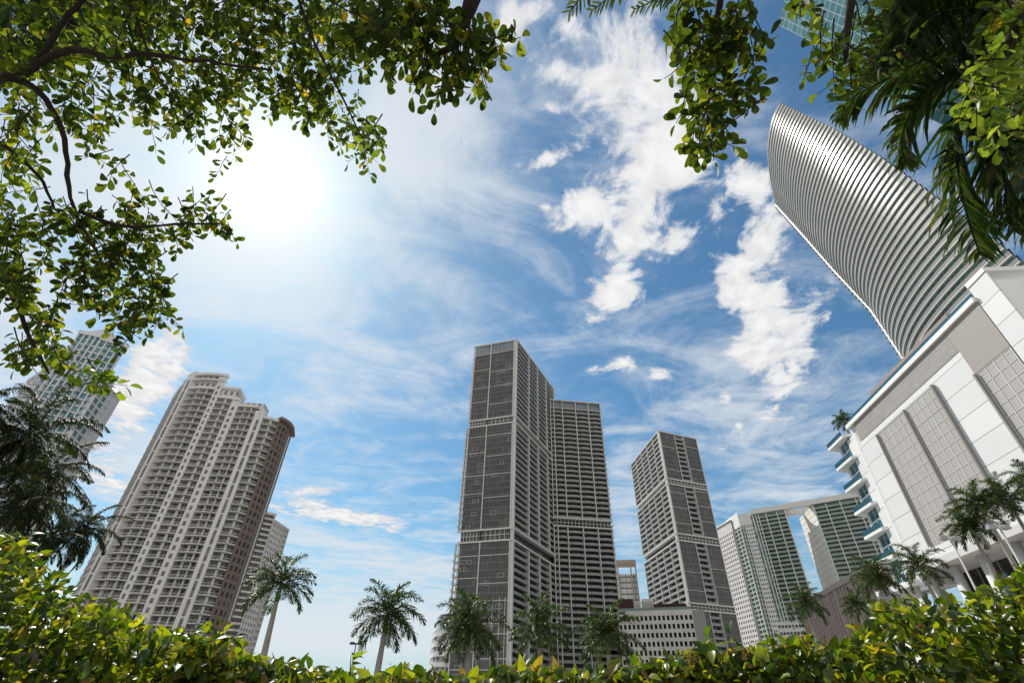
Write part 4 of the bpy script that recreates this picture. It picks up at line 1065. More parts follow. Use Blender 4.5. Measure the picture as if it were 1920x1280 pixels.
BARK = mat('bark', (0.035, 0.025, 0.02), 0.85, 0.2, 0.35, 9.0, bump=0.5)
LEAF_T = leaf_mat('tree_leaf', [(0.0, (0.012, 0.024, 0.006)), (0.5, (0.022, 0.042, 0.008)), (0.82, (0.045, 0.07, 0.012)), (0.97, (0.10, 0.13, 0.02)), (1.0, (0.20, 0.16, 0.03))], (4.8, 3.9, 1.0), 0.52, 0.5, 0.2)
LEAF_H = leaf_mat('hedge_leaf', [(0.0, (0.02, 0.045, 0.006)), (0.38, (0.055, 0.10, 0.009)), (0.7, (0.16, 0.21, 0.015)), (0.93, (0.30, 0.31, 0.03)), (1.0, (0.22, 0.13, 0.04))], (2.3, 2.1, 0.6), 0.32, 0.48, 0.5)
LEAF_B = leaf_mat('bright_leaf', [(0.0, (0.05, 0.10, 0.012)), (0.6, (0.13, 0.19, 0.02)), (1.0, (0.24, 0.28, 0.04))], (2.2, 2.1, 0.9), 0.4, 0.5)
FROND = leaf_mat('palm_leaf', [(0.0, (0.015, 0.034, 0.008)), (0.6, (0.032, 0.064, 0.012)), (0.9, (0.09, 0.12, 0.025)), (1.0, (0.14, 0.11, 0.05))], (1.8, 1.9, 0.8), 0.45, 0.28, 0.35)
FROND_D = leaf_mat('dark_palm_leaf', [(0.0, (0.010, 0.018, 0.006)), (0.6, (0.02, 0.034, 0.010)), (0.9, (0.05, 0.062, 0.02)), (1.0, (0.12, 0.10, 0.05))], (1.8, 1.8, 0.8), 0.6, 0.25, 0.12)
DRY = leaf_mat('dry_flower', [(0.0, (0.16, 0.08, 0.03)), (0.6, (0.30, 0.19, 0.08)), (1.0, (0.42, 0.31, 0.14))], (1.2, 1.0, 0.8), 0.7, 0.3, 0.2)
T_OB = leaf_template(0.56, 0.14, 0.18); T_OV = leaf_template(0.60, 0.22, 0.28, 'ov')

class Foliage:
    """leafy twigs collected for one tree"""
    def __init__(s): s.P = []; s.Y = []; s.N = []; s.S = []; s.tw = MB()
    def twig(s, start, d, length, nleaf, leaf, r=0.004):
        d = d/np.linalg.norm(d); pts = []; p = np.array(start, float); k = 5; dd = d.copy()
        for i in range(k+1):
            pts.append(p.copy()); dd = dd+rng.normal(0, 0.12, 3)+np.array([0, 0, -0.05]); dd /= np.linalg.norm(dd); p = p+dd*length/k
        s.tw.tube(pts, [r*(1-0.6*i/k) for i in range(k+1)], 4, cap=False)
        pts = np.array(pts)
        for j in range(nleaf):
            t = 0.12+0.88*(j/max(1, nleaf-1)); f = t*k; i = min(k-1, int(f)); q = pts[i]+(pts[i+1]-pts[i])*(f-i); tg = norm((pts[i+1]-pts[i])[None])[0]
            a = np.cross(tg, rng.normal(0, 1, 3)); a /= np.linalg.norm(a)+1e-9
            side = a if j < nleaf-1 else a*0.2
            y = side*0.95+tg*rng.uniform(0.15, 0.75)+np.array([0, 0, rng.uniform(-0.35, 0.2)])
            s.P.append(q+y/np.linalg.norm(y)*leaf*0.12); s.Y.append(y); s.N.append(np.array([0, 0, 1.0])+rng.normal(0, 0.65, 3)); s.S.append(leaf*rng.uniform(0.65, 1.15))
    def cluster(s, px, py, rx, ry, n, r0, r1, leaf=0.07, flow=(0, 1), ln=(0.16, 0.34)):
        for _ in range(n):
            u = rng.normal(0, 0.52, 2)
            if np.linalg.norm(u) > 1.15: u = u/np.linalg.norm(u)*rng.uniform(0.6, 1.1)
            x, y = px+u[0]*rx, py+u[1]*ry; r = rng.uniform(r0, r1)
            p = at3(x, y, r); q = at3(x+flow[0]*40+u[0]*30, y+flow[1]*40+u[1]*30, r)
            d = norm((q-p)[None])[0]+rng.normal(0, 0.55, 3)
            l = rng.uniform(*ln); s.twig(p-d*l*0.4, d, l, rng.integers(8, 13), leaf)
    def around(s, P, n, spread=0.45, leaf=0.08):
        """leafy twigs along a bough that runs above and behind the viewer"""
        P = [np.array(p, float) for p in P]; k = 0
        while k < n:
            i = rng.integers(0, len(P)-1); t = rng.uniform(); p = P[i]*(1-t)+P[i+1]*t+rng.normal(0, spread, 3)
            k += 1; v = CAMM.T @ (p-np.array([0, 0, EYE]))
            if v[2] < 0 and abs(v[0]/-v[2]) < 1.2 and abs(v[1]/-v[2]) < 0.84: continue      # the view itself is planted by hand above
            s.twig(p, rng.normal(0, 0.6, 3)+np.array([0, 0, -0.2]), rng.uniform(0.2, 0.4), rng.integers(8, 13), leaf)
    def build(s, root, material, name='crown', tmpl=T_OB):
        V, F = scatter(tmpl, np.array(s.P), np.array(s.Y), np.array(s.N), np.array(s.S)); mesh_np(name, V, F, material, root)
        o = s.tw.build('twigs', BARK, root); o['kind'] = 'stuff'
def limb(root, pts, r0, r1, name='branch'):
    P = [at3(*p) if len(p) == 3 else np.array(p[:3]) for p in pts]
    return limb3(root, P, r0, r1, name)
def limb3(root, P, r0, r1, name='branch'):
    P = [np.array(p) for p in P]; Q = []
    for i in range(len(P)-1):            # Catmull-Rom with a little wander
        a, b_, c, d = P[max(0, i-1)], P[i], P[i+1], P[min(len(P)-1, i+2)]
        for t in (0, 0.33, 0.66):
            q = 0.5*((2*b_)+(-a+c)*t+(2*a-5*b_+4*c-d)*t*t+(-a+3*b_-3*c+d)*t**3); Q.append(q+rng.normal(0, 0.15*r0, 3))
    Q.append(P[-1]); n = len(Q)
    b = MB(); b.tube(Q, [r0+(r1-r0)*i/(n-1)+rng.normal(0, 0.04*r0) for i in range(n)], 9); return b.build(name, BARK, root, smooth=True)

# ---- broadleaf tree on the left, its limbs reaching overhead
st = at3(-170, 178, 5.2); tb = np.array([st[0]-0.5, st[1]-0.1, 0])
root = empty('broadleaf_tree', tuple(tb), 'leafy tree overhanging the top left of the view with dark forking limbs', 'tree')
limb3(root, [tb, tb+[0.1, 0, 1.2], tb+[0.25, 0.05, 2.6], st+[-0.2, -0.05, -0.6], st], 0.26, 0.11, 'trunk')
limb(root, [(-170, 178, 5.2), (-60, 160, 4.9), (0, 150, 4.6), (45, 138, 4.5), (100, 104, 4.4), (150, 93, 4.3), (200, 107, 4.2), (270, 101, 4.1), (340, 110, 4.05), (420, 120, 4.0), (510, 132, 3.9)], 0.030, 0.007)
limb(root, [(20, 148, 4.55), (60, 162, 4.5), (95, 200, 4.4), (120, 262, 4.3), (127, 330, 4.2), (140, 392, 4.1), (165, 440, 4.0), (185, 480, 3.9)], 0.021, 0.007)
limb(root, [(45, 140, 4.5), (88, 92, 4.5), (118, 42, 4.5), (155, 0, 4.5), (185, -60, 4.5)], 0.02, 0.012)
limb(root, [(-60, 160, 4.9), (-80, 230, 4.8), (0, 268, 4.6), (42, 300, 4.5), (80, 342, 4.4), (102, 392, 4.3)], 0.016, 0.007)
limb(root, [(150, 396, 4.1), (200, 416, 4.0), (250, 426, 3.9), (330, 421, 3.8), (410, 420, 3.7)], 0.014, 0.005)
limb(root, [(-90, 420, 4.8), (0, 520, 4.5), (30, 565, 4.3), (60, 640, 4.2), (92, 700, 4.1)], 0.022, 0.007)
limb(root, [(-60, 160, 4.9), (-120, 300, 4.9), (-90, 420, 4.8)], 0.035, 0.022)
limb(root, [(195, -70, 4.6), (240, 0, 4.4), (265, 60, 4.3), (290, 130, 4.2), (330, 190, 4.1)], 0.012, 0.004)
limb(root, [(520, -80, 3.6), (560, 0, 3.5), (590, 80, 3.4), (640, 180, 3.3), (680, 260, 3.2)], 0.011, 0.004)
limb3(root, [st, at3(-120, -60, 5.2), at3(60, -150, 4.9), at3(195, -90, 4.6), at3(330, -110, 4.2), at3(520, -80, 3.6)], 0.045, 0.020)
limb3(root, [st, st+[0.3, -1.2, 0.8], np.array([-2.6, -0.9, 5.0]), np.array([-1.2, -0.4, 5.0]), at3(905, -70, 3.1)], 0.06, 0.042)
limb(root, [(905, -70, 3.1), (884, 0, 3.0), (862, 50, 2.95), (850, 92, 2.9)], 0.042, 0.030)
limb(root, [(851, 88, 2.9), (820, 104, 2.85), (800, 130, 2.8)], 0.018, 0.006)
limb(root, [(851, 88, 2.9), (868, 115, 2.85), (880, 140, 2.8)], 0.018, 0.006)
f = Foliage()
for c in [(60,50,110,75,36),(200,40,100,60,34),(330,55,90,65,36),(450,60,90,75,44),(560,70,80,80,46),(650,50,80,65,36),(735,35,65,45,22),(120,135,90,35,16),(250,150,80,50,22),(350,185,80,45,26),(150,215,60,35,14),(55,215,50,50,14),
          (20,290,35,55,12),(195,265,32,40,10),(210,318,16,22,4),(480,155,90,50,34),(560,190,60,45,24),(620,215,55,45,20),(678,262,36,36,16),(610,150,90,50,22),(430,250,36,52,13),(372,225,34,24,8),(688,292,18,18,6),(330,225,20,20,5),
          (650,120,60,40,16),(270,210,40,30,8),(90,170,40,30,6),(40,120,60,40,14),(300,20,120,50,24),(500,10,160,40,40),(420,120,70,50,16)]:
    f.cluster(c[0], c[1], c[2], c[3], max(2, int(c[4]*0.66)), 4.3, 5.8, 0.078, ln=(0.2, 0.42))
for c in [(30,420,30,55,14),(22,505,26,60,14),(50,560,34,50,14),(85,610,34,36,12),(60,660,34,34,12),(120,682,36,22,9),(92,400,36,26,9),(190,440,80,45,30),(235,490,75,50,30),(290,530,30,55,16),(190,525,50,50,18),(250,585,40,40,12),
          (235,620,36,18,6),(300,420,55,30,12),(385,405,50,26,13),(425,430,22,16,4),(265,392,30,18,6),(150,470,50,50,14),(130,520,40,26,8),(310,560,20,36,7)]:
    f.cluster(c[0], c[1], c[2], c[3], max(2, int(c[4]*0.75)), 4.0, 4.9, 0.070)
for c in [(820,45,55,42,13),(760,85,45,34,9),(800,120,45,26,8),(880,105,42,42,11),(862,150,36,20,5),(700,60,50,40,10),(905,85,20,25,3),(780,20,50,30,8)]:
    f.cluster(*c[:5], 2.6, 3.0, 0.066)
f.cluster(945, 75, 10, 6, 1, 2.6, 2.7, 0.075, flow=(1, 0), ln=(0.1, 0.16))
f.around([st, st+[0.3, -1.2, 0.8], np.array([-2.6, -0.9, 5.0]), np.array([-1.2, -0.4, 5.0]), at3(905, -70, 3.1)], 150)
f.around([st, at3(-120, -60, 5.2), at3(60, -150, 4.9), at3(330, -160, 4.2), at3(620, -160, 3.6)], 150)
f.build(root, LEAF_T)
f = Foliage(); f.cluster(182, 708, 14, 8, 4, 4.0, 4.1, 0.08); f.cluster(228, 60, 12, 10, 2, 4, 4.2); f.cluster(705, 245, 10, 12, 2, 3.3, 3.4); f.cluster(30, 330, 20, 18, 4, 4.3, 4.5); f.build(root, LEAF_B, 'bright_leaves')  # a few clusters in a brighter leaf colour

# ---- second tree, right: one hanging bough and the leaf mass in the corner
tb = np.array([5.2, -1.5, 0])
root = empty('broadleaf_tree', tuple(tb), 'leafy tree at the right edge, one long leafy bough hanging down before the sky', 'tree')
top = np.array([4.6, -1.2, 4.4])
limb3(root, [tb, tb+[-0.1, 0, 1.5], tb+[-0.3, 0.1, 3.0], top], 0.24, 0.13, 'trunk')
limb3(root, [top, np.array([3.0, -0.6, 5.2]), at3(1390, -120, 3.2)], 0.06, 0.022)
limb(root, [(1390, -120, 3.2), (1356, -20, 3.0), (1346, 30, 2.95), (1336, 100, 2.9), (1331, 160, 2.85), (1327, 220, 2.8), (1330, 285, 2.75)], 0.020, 0.005)
limb3(root, [top, np.array([4.4, 0.2, 5.2]), at3(1700, -120, 4.0), at3(1600, 0, 3.6), at3(1585, 120, 3.4)], 0.06, 0.010)
limb3(root, [top, np.array([4.5, 0.3, 4.9]), at3(2000, -60, 3.8), at3(1900, 60, 3.4), at3(1862, 200, 3.2)], 0.05, 0.010)
f = Foliage()
for c in [(1300,25,45,26,8),(1395,30,34,34,8),(1288,80,26,34,6),(1395,85,40,40,8),(1305,125,32,32,7),(1400,150,34,30,7),(1298,180,24,24,5),(1355,185,40,36,8),(1410,205,20,16,3),(1335,235,34,22,6),(1345,272,24,12,5),(1300,262,14,14,2),(1340,60,30,40,5),(1340,120,30,40,5)]:
    f.cluster(c[0]-6, c[1], c[2]*.9, c[3], max(2, int(c[4]*.8)), 2.6, 3.0, 0.070, ln=(0.12, 0.24))
for c in [(1510,12,30,18,4),(1548,50,20,26,4),(1566,95,16,24,4),(1600,140,20,22,4),(1612,90,18,36,4),(1600,30,28,30,3)]:
    f.cluster(*c[:5], 3.2, 3.8, 0.062)
for c in [(1895,30,30,30,5),(1912,100,16,80,7),(1914,200,12,60,4)]:
    f.cluster(*c[:5], 3.0, 3.9, 0.08)
f.around([top, np.array([3.0, -0.6, 5.2]), at3(1390, -160, 3.2)], 130)
f.around([top, np.array([4.4, 0.2, 5.2]), at3(1700, -160, 4.0), at3(2100, -60, 3.9), top], 150)
f.build(root, LEAF_T)
f = Foliage()
for c in [(1850,120,20,36,6),(1842,180,18,36,7),(1858,225,16,22,4)]: f.cluster(*c[:5], 2.8, 3.1, 0.055)
f.build(root, LEAF_B, 'bright_leaves')  # corner clusters in the brighter leaf colour

# ---- palms
def frond_geo(pts, L0, nl=46, width=0.035, hang=0.35, plum=0.25, seed=0, lift=0.0):
    """leaflets along a rachis given as points; returns vertices, quads"""
    r = np.random.default_rng(seed); pts = np.array(pts, float); n = len(pts)
    seg = np.linalg.norm(np.diff(pts, axis=0), axis=1); cum = np.concatenate([[0], np.cumsum(seg)]); tot = cum[-1]
    V = []; F = []
    def pos(t):
        d = t*tot; i = min(n-2, int(np.searchsorted(cum, d, 'right')-1)); i = max(i, 0); a = (d-cum[i])/max(seg[i], 1e-6); return pts[i]+(pts[i+1]-pts[i])*a, norm((pts[i+1]-pts[i])[None])[0]
    up = np.array([0, 0, 1.0])
    for j in range(nl):
        t = 0.13+0.87*j/(nl-1); p, tg = pos(min(t, 0.999)); s = np.cross(tg, up); s /= np.linalg.norm(s)+1e-6; u2 = np.cross(s, tg)
        prof = math.sin(math.pi*min(1, (0.10+0.90*t)))**0.5 if t > 0.5 else min(1, 0.45+1.3*t)
        prof = max(prof, 0.18)
        for sd in (-1, 1):
            l = L0*prof*r.uniform(0.85, 1.1); pl = r.normal(0, plum)
            d0 = s*sd*0.85+tg*(0.45+0.5*t)+u2*(0.25+pl+lift); d0 /= np.linalg.norm(d0)
            d1 = d0+np.array([0, 0, -hang*r.uniform(0.6, 1.5)]); d1 /= np.linalg.norm(d1)
            d2 = d1+np.array([0, 0, -hang*r.uniform(0.8, 1.8)]); d2 /= np.linalg.norm(d2)
            w = np.cross(d0, up+r.normal(0, 0.4, 3)); w = w/(np.linalg.norm(w)+1e-6)*width/2
            a = p; b = p+d0*l*0.35; c = b+d1*l*0.35; e = c+d2*l*0.30; i0 = len(V)
            V += [a-w*0.5, a+w*0.5, b-w, b+w, c-w*0.8, c+w*0.8, e-w*0.08, e+w*0.08]
            F += [(i0, i0+1, i0+3, i0+2), (i0+2, i0+3, i0+5, i0+4), (i0+4, i0+5, i0+7, i0+6)]
    # rachis as a four-sided rod
    for i in range(n-1):
        tg = norm((pts[i+1]-pts[i])[None])[0]; s = norm(np.cross(tg, up)[None])[0]; u2 = np.cross(s, tg); r0 = 0.022*(1-0.8*i/n)*(L0/0.6); r1 = 0.022*(1-0.8*(i+1)/n)*(L0/0.6); i0 = len(V)
        for q, rr in ((pts[i], r0), (pts[i+1], r1)): V += [q+s*rr, q+u2*rr, q-s*rr, q-u2*rr]
        for k in range(4): F.append((i0+k, i0+(k+1) % 4, i0+4+(k+1) % 4, i0+4+k))
    return np.array(V), np.array(F)
def arc(az, el, L, bend, n=9):
    p = np.zeros(3); out = [p.copy()]; e = el
    for i in range(n):
        out.append(out[-1]+np.array([math.cos(e)*math.sin(az), math.cos(e)*math.cos(az), math.sin(e)])*L/n); e -= bend/n*(0.5+1.3*i/n)
    return out
def crown_mesh(name, nf, L, leafL, seed, emin=-25, emax=78, bend=1.5, nl=44, width=0.05, hang=0.35, plum=0.3, dead=0):
    r = np.random.default_rng(seed); VV = []; FF = []; off = 0
    for i in range(nf):
        az = i*2.39996+r.uniform(-0.3, 0.3); fr_ = i/(nf-1); el = R_(emax+(emin-emax)*fr_**0.9+r.uniform(-8, 8))
        V, F = frond_geo(arc(az, el, L*r.uniform(0.85, 1.08), bend*r.uniform(0.7, 1.15)*(1.0 if el > 0 else 0.7)), leafL, nl, width, hang, plum, seed*100+i)
        VV.append(V); FF.append(F+off); off += len(V)
    o = mesh_np(name, np.concatenate(VV), np.concatenate(FF), FROND_D if L > 4 else FROND, None, smooth=False); me = o.data; bpy.data.objects.remove(o); return me
CROWNS = [crown_mesh('crown', 24, 3.3, 0.85, 11, width=0.07, plum=0.40, nl=54), crown_mesh('crown', 27, 3.3, 0.9, 12, emin=-40, width=0.07, plum=0.40, nl=54), crown_mesh('crown', 22, 3.2, 0.85, 13, emax=85, bend=1.7, width=0.07, plum=0.40, nl=54)]
COCO = [crown_mesh('crown', 26, 4.2, 0.95, 21, emin=-70, emax=80, bend=1.5, nl=54, width=0.075, hang=0.8, plum=0.12), crown_mesh('crown', 24, 4.2, 0.95, 22, emin=-70, emax=70, bend=1.4, nl=54, width=0.075, hang=0.8, plum=0.12)]
M_PT = mat('palm_trunk', (0.30, 0.27, 0.23), 0.85, 0.15, 0.25, 3.0, bump=0.3); M_CS = mat('crown_shaft', (0.10, 0.16, 0.04), 0.45, 0.4, 0.15, 2.0)
def trunk_me(coco=False):
    b = MB(); n = 14
    rad = lambda t: (0.20+0.05*math.sin(t*math.pi*1.1))*(1-0.25*t) if not coco else 0.17-0.06*t+0.08*math.exp(-t*14)
    b.tube([(0.10*math.sin(t*2.2)*(3 if coco else 1)*t, 0, t) for t in [i/n for i in range(n+1)]], [rad(i/n) for i in range(n+1)], 10); o = b.build('trunk', M_PT, None, True); me = o.data; bpy.data.objects.remove(o); return me
TR, TRC = trunk_me(), trunk_me(True)
b = MB(); b.tube([(0, 0, -1.25), (0, 0, -0.9), (0, 0, -0.3), (0, 0, 0.15)], [0.19, 0.20, 0.14, 0.07], 10); o = b.build('crown_shaft', M_CS, None, True); CSH = o.data; bpy.data.objects.remove(o)
def child(name, me, root, loc, scale, rz=0.0):
    o = bpy.data.objects.new(name, me); COL.objects.link(o); o.parent = root; o.location = loc; o.scale = scale; o.rotation_euler = (0, 0, rz); return o
def pixscale(p):
    def pj(q):
        v = CAMM.T @ (np.array(q)-np.array([0, 0, EYE])); return np.array([960+FOC*v[0]/-v[2], 640-FOC*v[1]/-v[2]])
    a = pj(p); return 0.5*(np.linalg.norm(pj(np.array(p)+[0, 0, 1])-a)+np.linalg.norm(pj(np.array(p)+[math.cos(math.atan2(p[0], p[1])), -math.sin(math.atan2(p[0], p[1])), 0])-a))
def palm(x, y, rpx, D, label, group, var=0, base=0.0, coco=False, rz=None):
    c = at(x, y, D); k = rpx/pixscale(c)/(2.7 if not coco else 2.9)
    h = c[2]-base
    root = empty('royal_palm' if not coco else 'coconut_palm', (c[0], c[1], base), label, 'palm tree', group)
    rz = var*1.7+x*0.013 if rz is None else rz
    top = h-(1.1*k if not coco else 0)
    child('trunk', TR if not coco else TRC, root, (0, 0, 0), (k*1.15, k*1.15, top), rz*0.5)
    tx = 0.10*math.sin(2.2)*k*1.15*(3 if coco else 1)
    q = Vector((tx*math.cos(rz*0.5), tx*math.sin(rz*0.5), h))
    if not coco: child('crown_shaft', CSH, root, q, (k, k, k))
    child('crown', (CROWNS if not coco else COCO)[var % (3 if not coco else 2)], root, q, (k, k, k), rz)
    root.rotation_euler = (0.035*math.sin(x*1.7), 0.05*math.sin(x*0.9), 0)
    return root
G1 = 'royal palms along the promenade'; G2_ = 'royal palms in front of the white podium building'
palm(537, 1096, 68, 52, 'royal palm standing alone against the sky beside the rounded cream tower', G1, 0)
palm(722, 1152, 68, 54, 'royal palm alone in the open sky gap left of the tallest tower', G1, 1)
palm(884, 1172, 70, 52, 'dense royal palm before the left glass face of the tallest tower', G1, 1, rz=2.2)
palm(1018, 1180, 66, 54, 'royal palm before the inner corner between tallest tower and its wing', G1, 2)
palm(1142, 1192, 68, 52, 'royal palm at the right foot of the wing, beside the perforated wall', G1, 0, rz=4.0)
palm(1512, 1136, 44, 78, 'small distant royal palm below the gap between the white twin towers', G2_, 2)
palm(1628, 1082, 50, 72, 'royal palm left of the white building, below its lowest balconies', G2_, 1)
palm(1606, 1136, 36, 80, 'shortest royal palm, tucked low beneath the striped building', G2_, 0)
palm(1737, 1062, 56, 66, 'royal palm in front of the columns under the white building corner', G2_, 2)
palm(1812, 990, 52, 68, 'royal palm at the left of the dense clump by the lobby', G2_, 1)
palm(1842, 948, 58, 66, 'tallest royal palm at the centre of the clump by the lobby', G2_, 0)
palm(1880, 930, 56, 68, 'royal palm right of centre in the clump by the lobby', G2_, 2)
palm(1915, 905, 56, 64, 'royal palm cut by the right edge of the view, below the mesh bays', G2_, 1)
G3 = 'dark palms clustered at the left edge'
for x, y, r, D, v, lb in [(30, 812, 100, 20, 0, 'big dark palm at the left edge before the teal tower'), (104, 880, 84, 22, 1, 'dark palm with drooping fronds against the teal tower base'), (150, 985, 60, 24, 0, 'lower dark palm beside the foot of the rounded cream tower'),
                        (22, 930, 95, 18, 1, 'dark palm low at the left edge just above the hedge'), (80, 1000, 70, 23, 0, 'dark palm rising from the hedge in the middle of the left cluster'), (-30, 750, 70, 19, 1, 'dark palm mostly cut by the left edge, upper one')]:
    palm(x, y, r, D, lb, G3, v, coco=True)
# small palm on the podium roof
rp = FG.P(4.2, 0.4, 0)
pr = math.hypot(rp[0], rp[1]); palm(1581, 789, 22, pr, 'tiny palm growing on the roof corner of the white building', None, 2, base=ZT-0.0)
# ---- big palm at the right edge: fronds hang into view
hub = at3(1990, 60, 6.6); tb = np.array([hub[0]+0.3, hub[1]-0.2, 0])
root = empty('coconut_palm', tuple(tb), 'near palm whose long drooping fronds fill the top right corner', 'palm tree')
limbp = MB(); limbp.tube([tuple(tb), tuple(tb+[0.05, 0, 1.5]), tuple((tb+hub)/2+[0.15, 0, 0]), tuple(hub)], [0.24, 0.18, 0.15, 0.13], 12); limbp.build('trunk', M_PT, root, True)
def px_frond(root, ctrl, L0, seed, width=0.035, hang=0.3, plum=0.12, nl=64, m=FROND, lift=0.0):
    P = [np.array(c) if len(c) == 3 and isinstance(c, np.ndarray) else at3(*c) for c in ctrl]; Q = []
    for i in range(len(P)-1):
        a, b_, c, d = P[max(0, i-1)], P[i], P[i+1], P[min(len(P)-1, i+2)]
        for t in (0, 0.25, 0.5, 0.75): Q.append(0.5*((2*b_)+(-a+c)*t+(2*a-5*b_+4*c-d)*t*t+(-a+3*b_-3*c+d)*t**3))
    Q.append(P[-1]); V, F = frond_geo(Q, L0, nl, width, hang, plum, seed, lift); mesh_np('frond', V, F, m, root, smooth=False)
FR = [([hub, (1900, 120, 6.0), (1820, 200, 5.4), (1795, 300, 5.0), (1812, 400, 4.8), (1838, 478, 4.7)], 0.62, 1),
      ([hub, (1930, 180, 5.8), (1890, 260, 5.2), (1885, 340, 4.9), (1900, 430, 4.8)], 0.60, 2),
      ([hub, (1880, 90, 6.1), (1790, 130, 5.6), (1720, 190, 5.3), (1690, 260, 5.1), (1700, 305, 5.0)], 0.55, 3),
      ([hub, (1860, 60, 6.2), (1760, 100, 5.8), (1660, 150, 5.5), (1590, 190, 5.4), (1578, 225, 5.3)], 0.50, 4),
      ([hub, (1870, 20, 6.2), (1770, 20, 5.8), (1690, 50, 5.5), (1640, 110, 5.3)], 0.60, 5),
      ([hub, (1890, -30, 6.2), (1790, -40, 5.8), (1700, -10, 5.4), (1650, 40, 5.2)], 0.60, 6),
      ([hub, (1950, 220, 5.8), (1930, 300, 5.2), (1935, 380, 4.9), (1960, 460, 4.8)], 0.58, 8),
      ([hub, (1940, 40, 6.1), (1860, 150, 5.5), (1850, 230, 5.2), (1870, 300, 5.0)], 0.58, 10),
      ([hub, (2050, -20, 6.5), (2150, 60, 6.4), (2200, 200, 6.2)], 0.58, 12), ([hub, hub+np.array([1.2, -0.8, 0.8]), hub+np.array([2.3, -1.6, 0.5]), hub+np.array([3.0, -2.2, -0.6])], 0.6, 13),
      ([hub, hub+np.array([0.4, -1.4, 0.8]), hub+np.array([0.6, -2.6, 0.4]), hub+np.array([0.6, -3.4, -0.8])], 0.6, 14)]
for c, l, s_ in FR: px_frond(root, c, l*0.95, s_, nl=96, width=0.032, plum=0.22, hang=0.40)
# ---- palm behind and above the viewer: frond tips at the top edge
hub = np.array([1.3, -2.2, 6.0]); tb = np.array([1.6, -3.4, 0])
root = empty('coconut_palm', tuple(tb), 'palm overhead whose frond tips just dip in at the top centre', 'palm tree')
limbp = MB(); limbp.tube([tuple(tb), tuple(tb+[0, 0.2, 2]), tuple(hub+[0.1, -0.3, -1.8]), tuple(hub)], [0.22, 0.17, 0.14, 0.12], 12); limbp.build('trunk', M_PT, root, True)
for c, l, s_ in [([hub, (1150, -260, 5.6), (1130, -110, 5.0), (1090, -10, 4.8), (1068, 22, 4.75)], 0.42, 31), ([hub, (1250, -220, 5.6), (1190, -60, 5.1), (1140, -4, 4.9), (1110, 20, 4.85)], 0.34, 32),
                 ([hub, (1300, -180, 5.6), (1260, -40, 5.1), (1225, 0, 4.9), (1190, 18, 4.8)], 0.34, 33), ([hub, (1380, -200, 5.6), (1400, -60, 5.2), (1290, -8, 5.0), (1230, 5, 4.9)], 0.30, 34)]:
    px_frond(root, c, l*1.2, s_, nl=90, width=0.02, hang=0.5, plum=0.2)
for k in range(8):
    a = 2*math.pi*k/8+2.6; 
    if math.cos(a) > 0.4: continue
    px_frond(root, [hub, hub+np.array([math.sin(a)*1.3, math.cos(a)*1.3, 0.7]), hub+np.array([math.sin(a)*2.6, math.cos(a)*2.6, 0.3]), hub+np.array([math.sin(a)*3.4, math.cos(a)*3.4, -0.7])], 0.6, 40+k)
# ---- palm fronds mixed behind the left tree
hub = at3(60, -150, 7.5); tb = np.array([hub[0]-0.4, hub[1], 0])
root = empty('coconut_palm', tuple(tb), 'palm behind the left tree, feathery frond tips showing through its leaves', 'palm tree')
limbp = MB(); limbp.tube([tuple(tb), tuple(tb+[0, 0.1, 2]), tuple((tb+hub)/2+[-0.1, 0, 1]), tuple(hub)], [0.22, 0.17, 0.14, 0.12], 12); limbp.build('trunk', M_PT, root, True)
for c, l, s_ in [([hub, (110, -60, 7.3), (150, 0, 7.1), (170, 50, 7.0), (165, 90, 7.0)], 0.6, 51), ([hub, (40, -60, 7.2), (20, 20, 7.0), (25, 100, 6.8)], 0.6, 52), ([hub, (180, -90, 7.2), (240, -30, 7.0), (275, 40, 6.9)], 0.55, 53), ([hub, (80, -60, 7.2), (100, 40, 7.0), (130, 110, 6.9)], 0.6, 54)]:
    px_frond(root, c, l, s_)

# ================================================================== hedge round the viewer
SIL = [(-200, 880), (0, 985), (100, 1035), (200, 1088), (300, 1135), (400, 1172), (500, 1205), (600, 1232), (700, 1243), (850, 1252), (1000, 1254), (1150, 1246), (1250, 1232), (1330, 1212), (1450, 1192), (1560, 1166), (1650, 1135), (1750, 1108), (1850, 1082), (1920, 1052), (2100, 960)]
sil = []
for x, y in SIL:
    w = ray(x, y); sil.append((math.atan2(w[0], w[1]), w[2]/math.hypot(w[0], w[1])))
sil = np.array(sorted(sil))
HR = 1.85
def toph(a): return np.interp(a, sil[:, 0], sil[:, 1])*HR-0.034+0.012*np.exp(-(a/0.35)**2)-0.035*np.maximum(-a, 0)-0.008*np.maximum(a, 0)
hroot = empty('hedge', (0, HR, 0), 'clipped broad-leaved hedge curving across the whole foreground with bright yellow-green leaves', 'hedge')
AMAX = 1.75
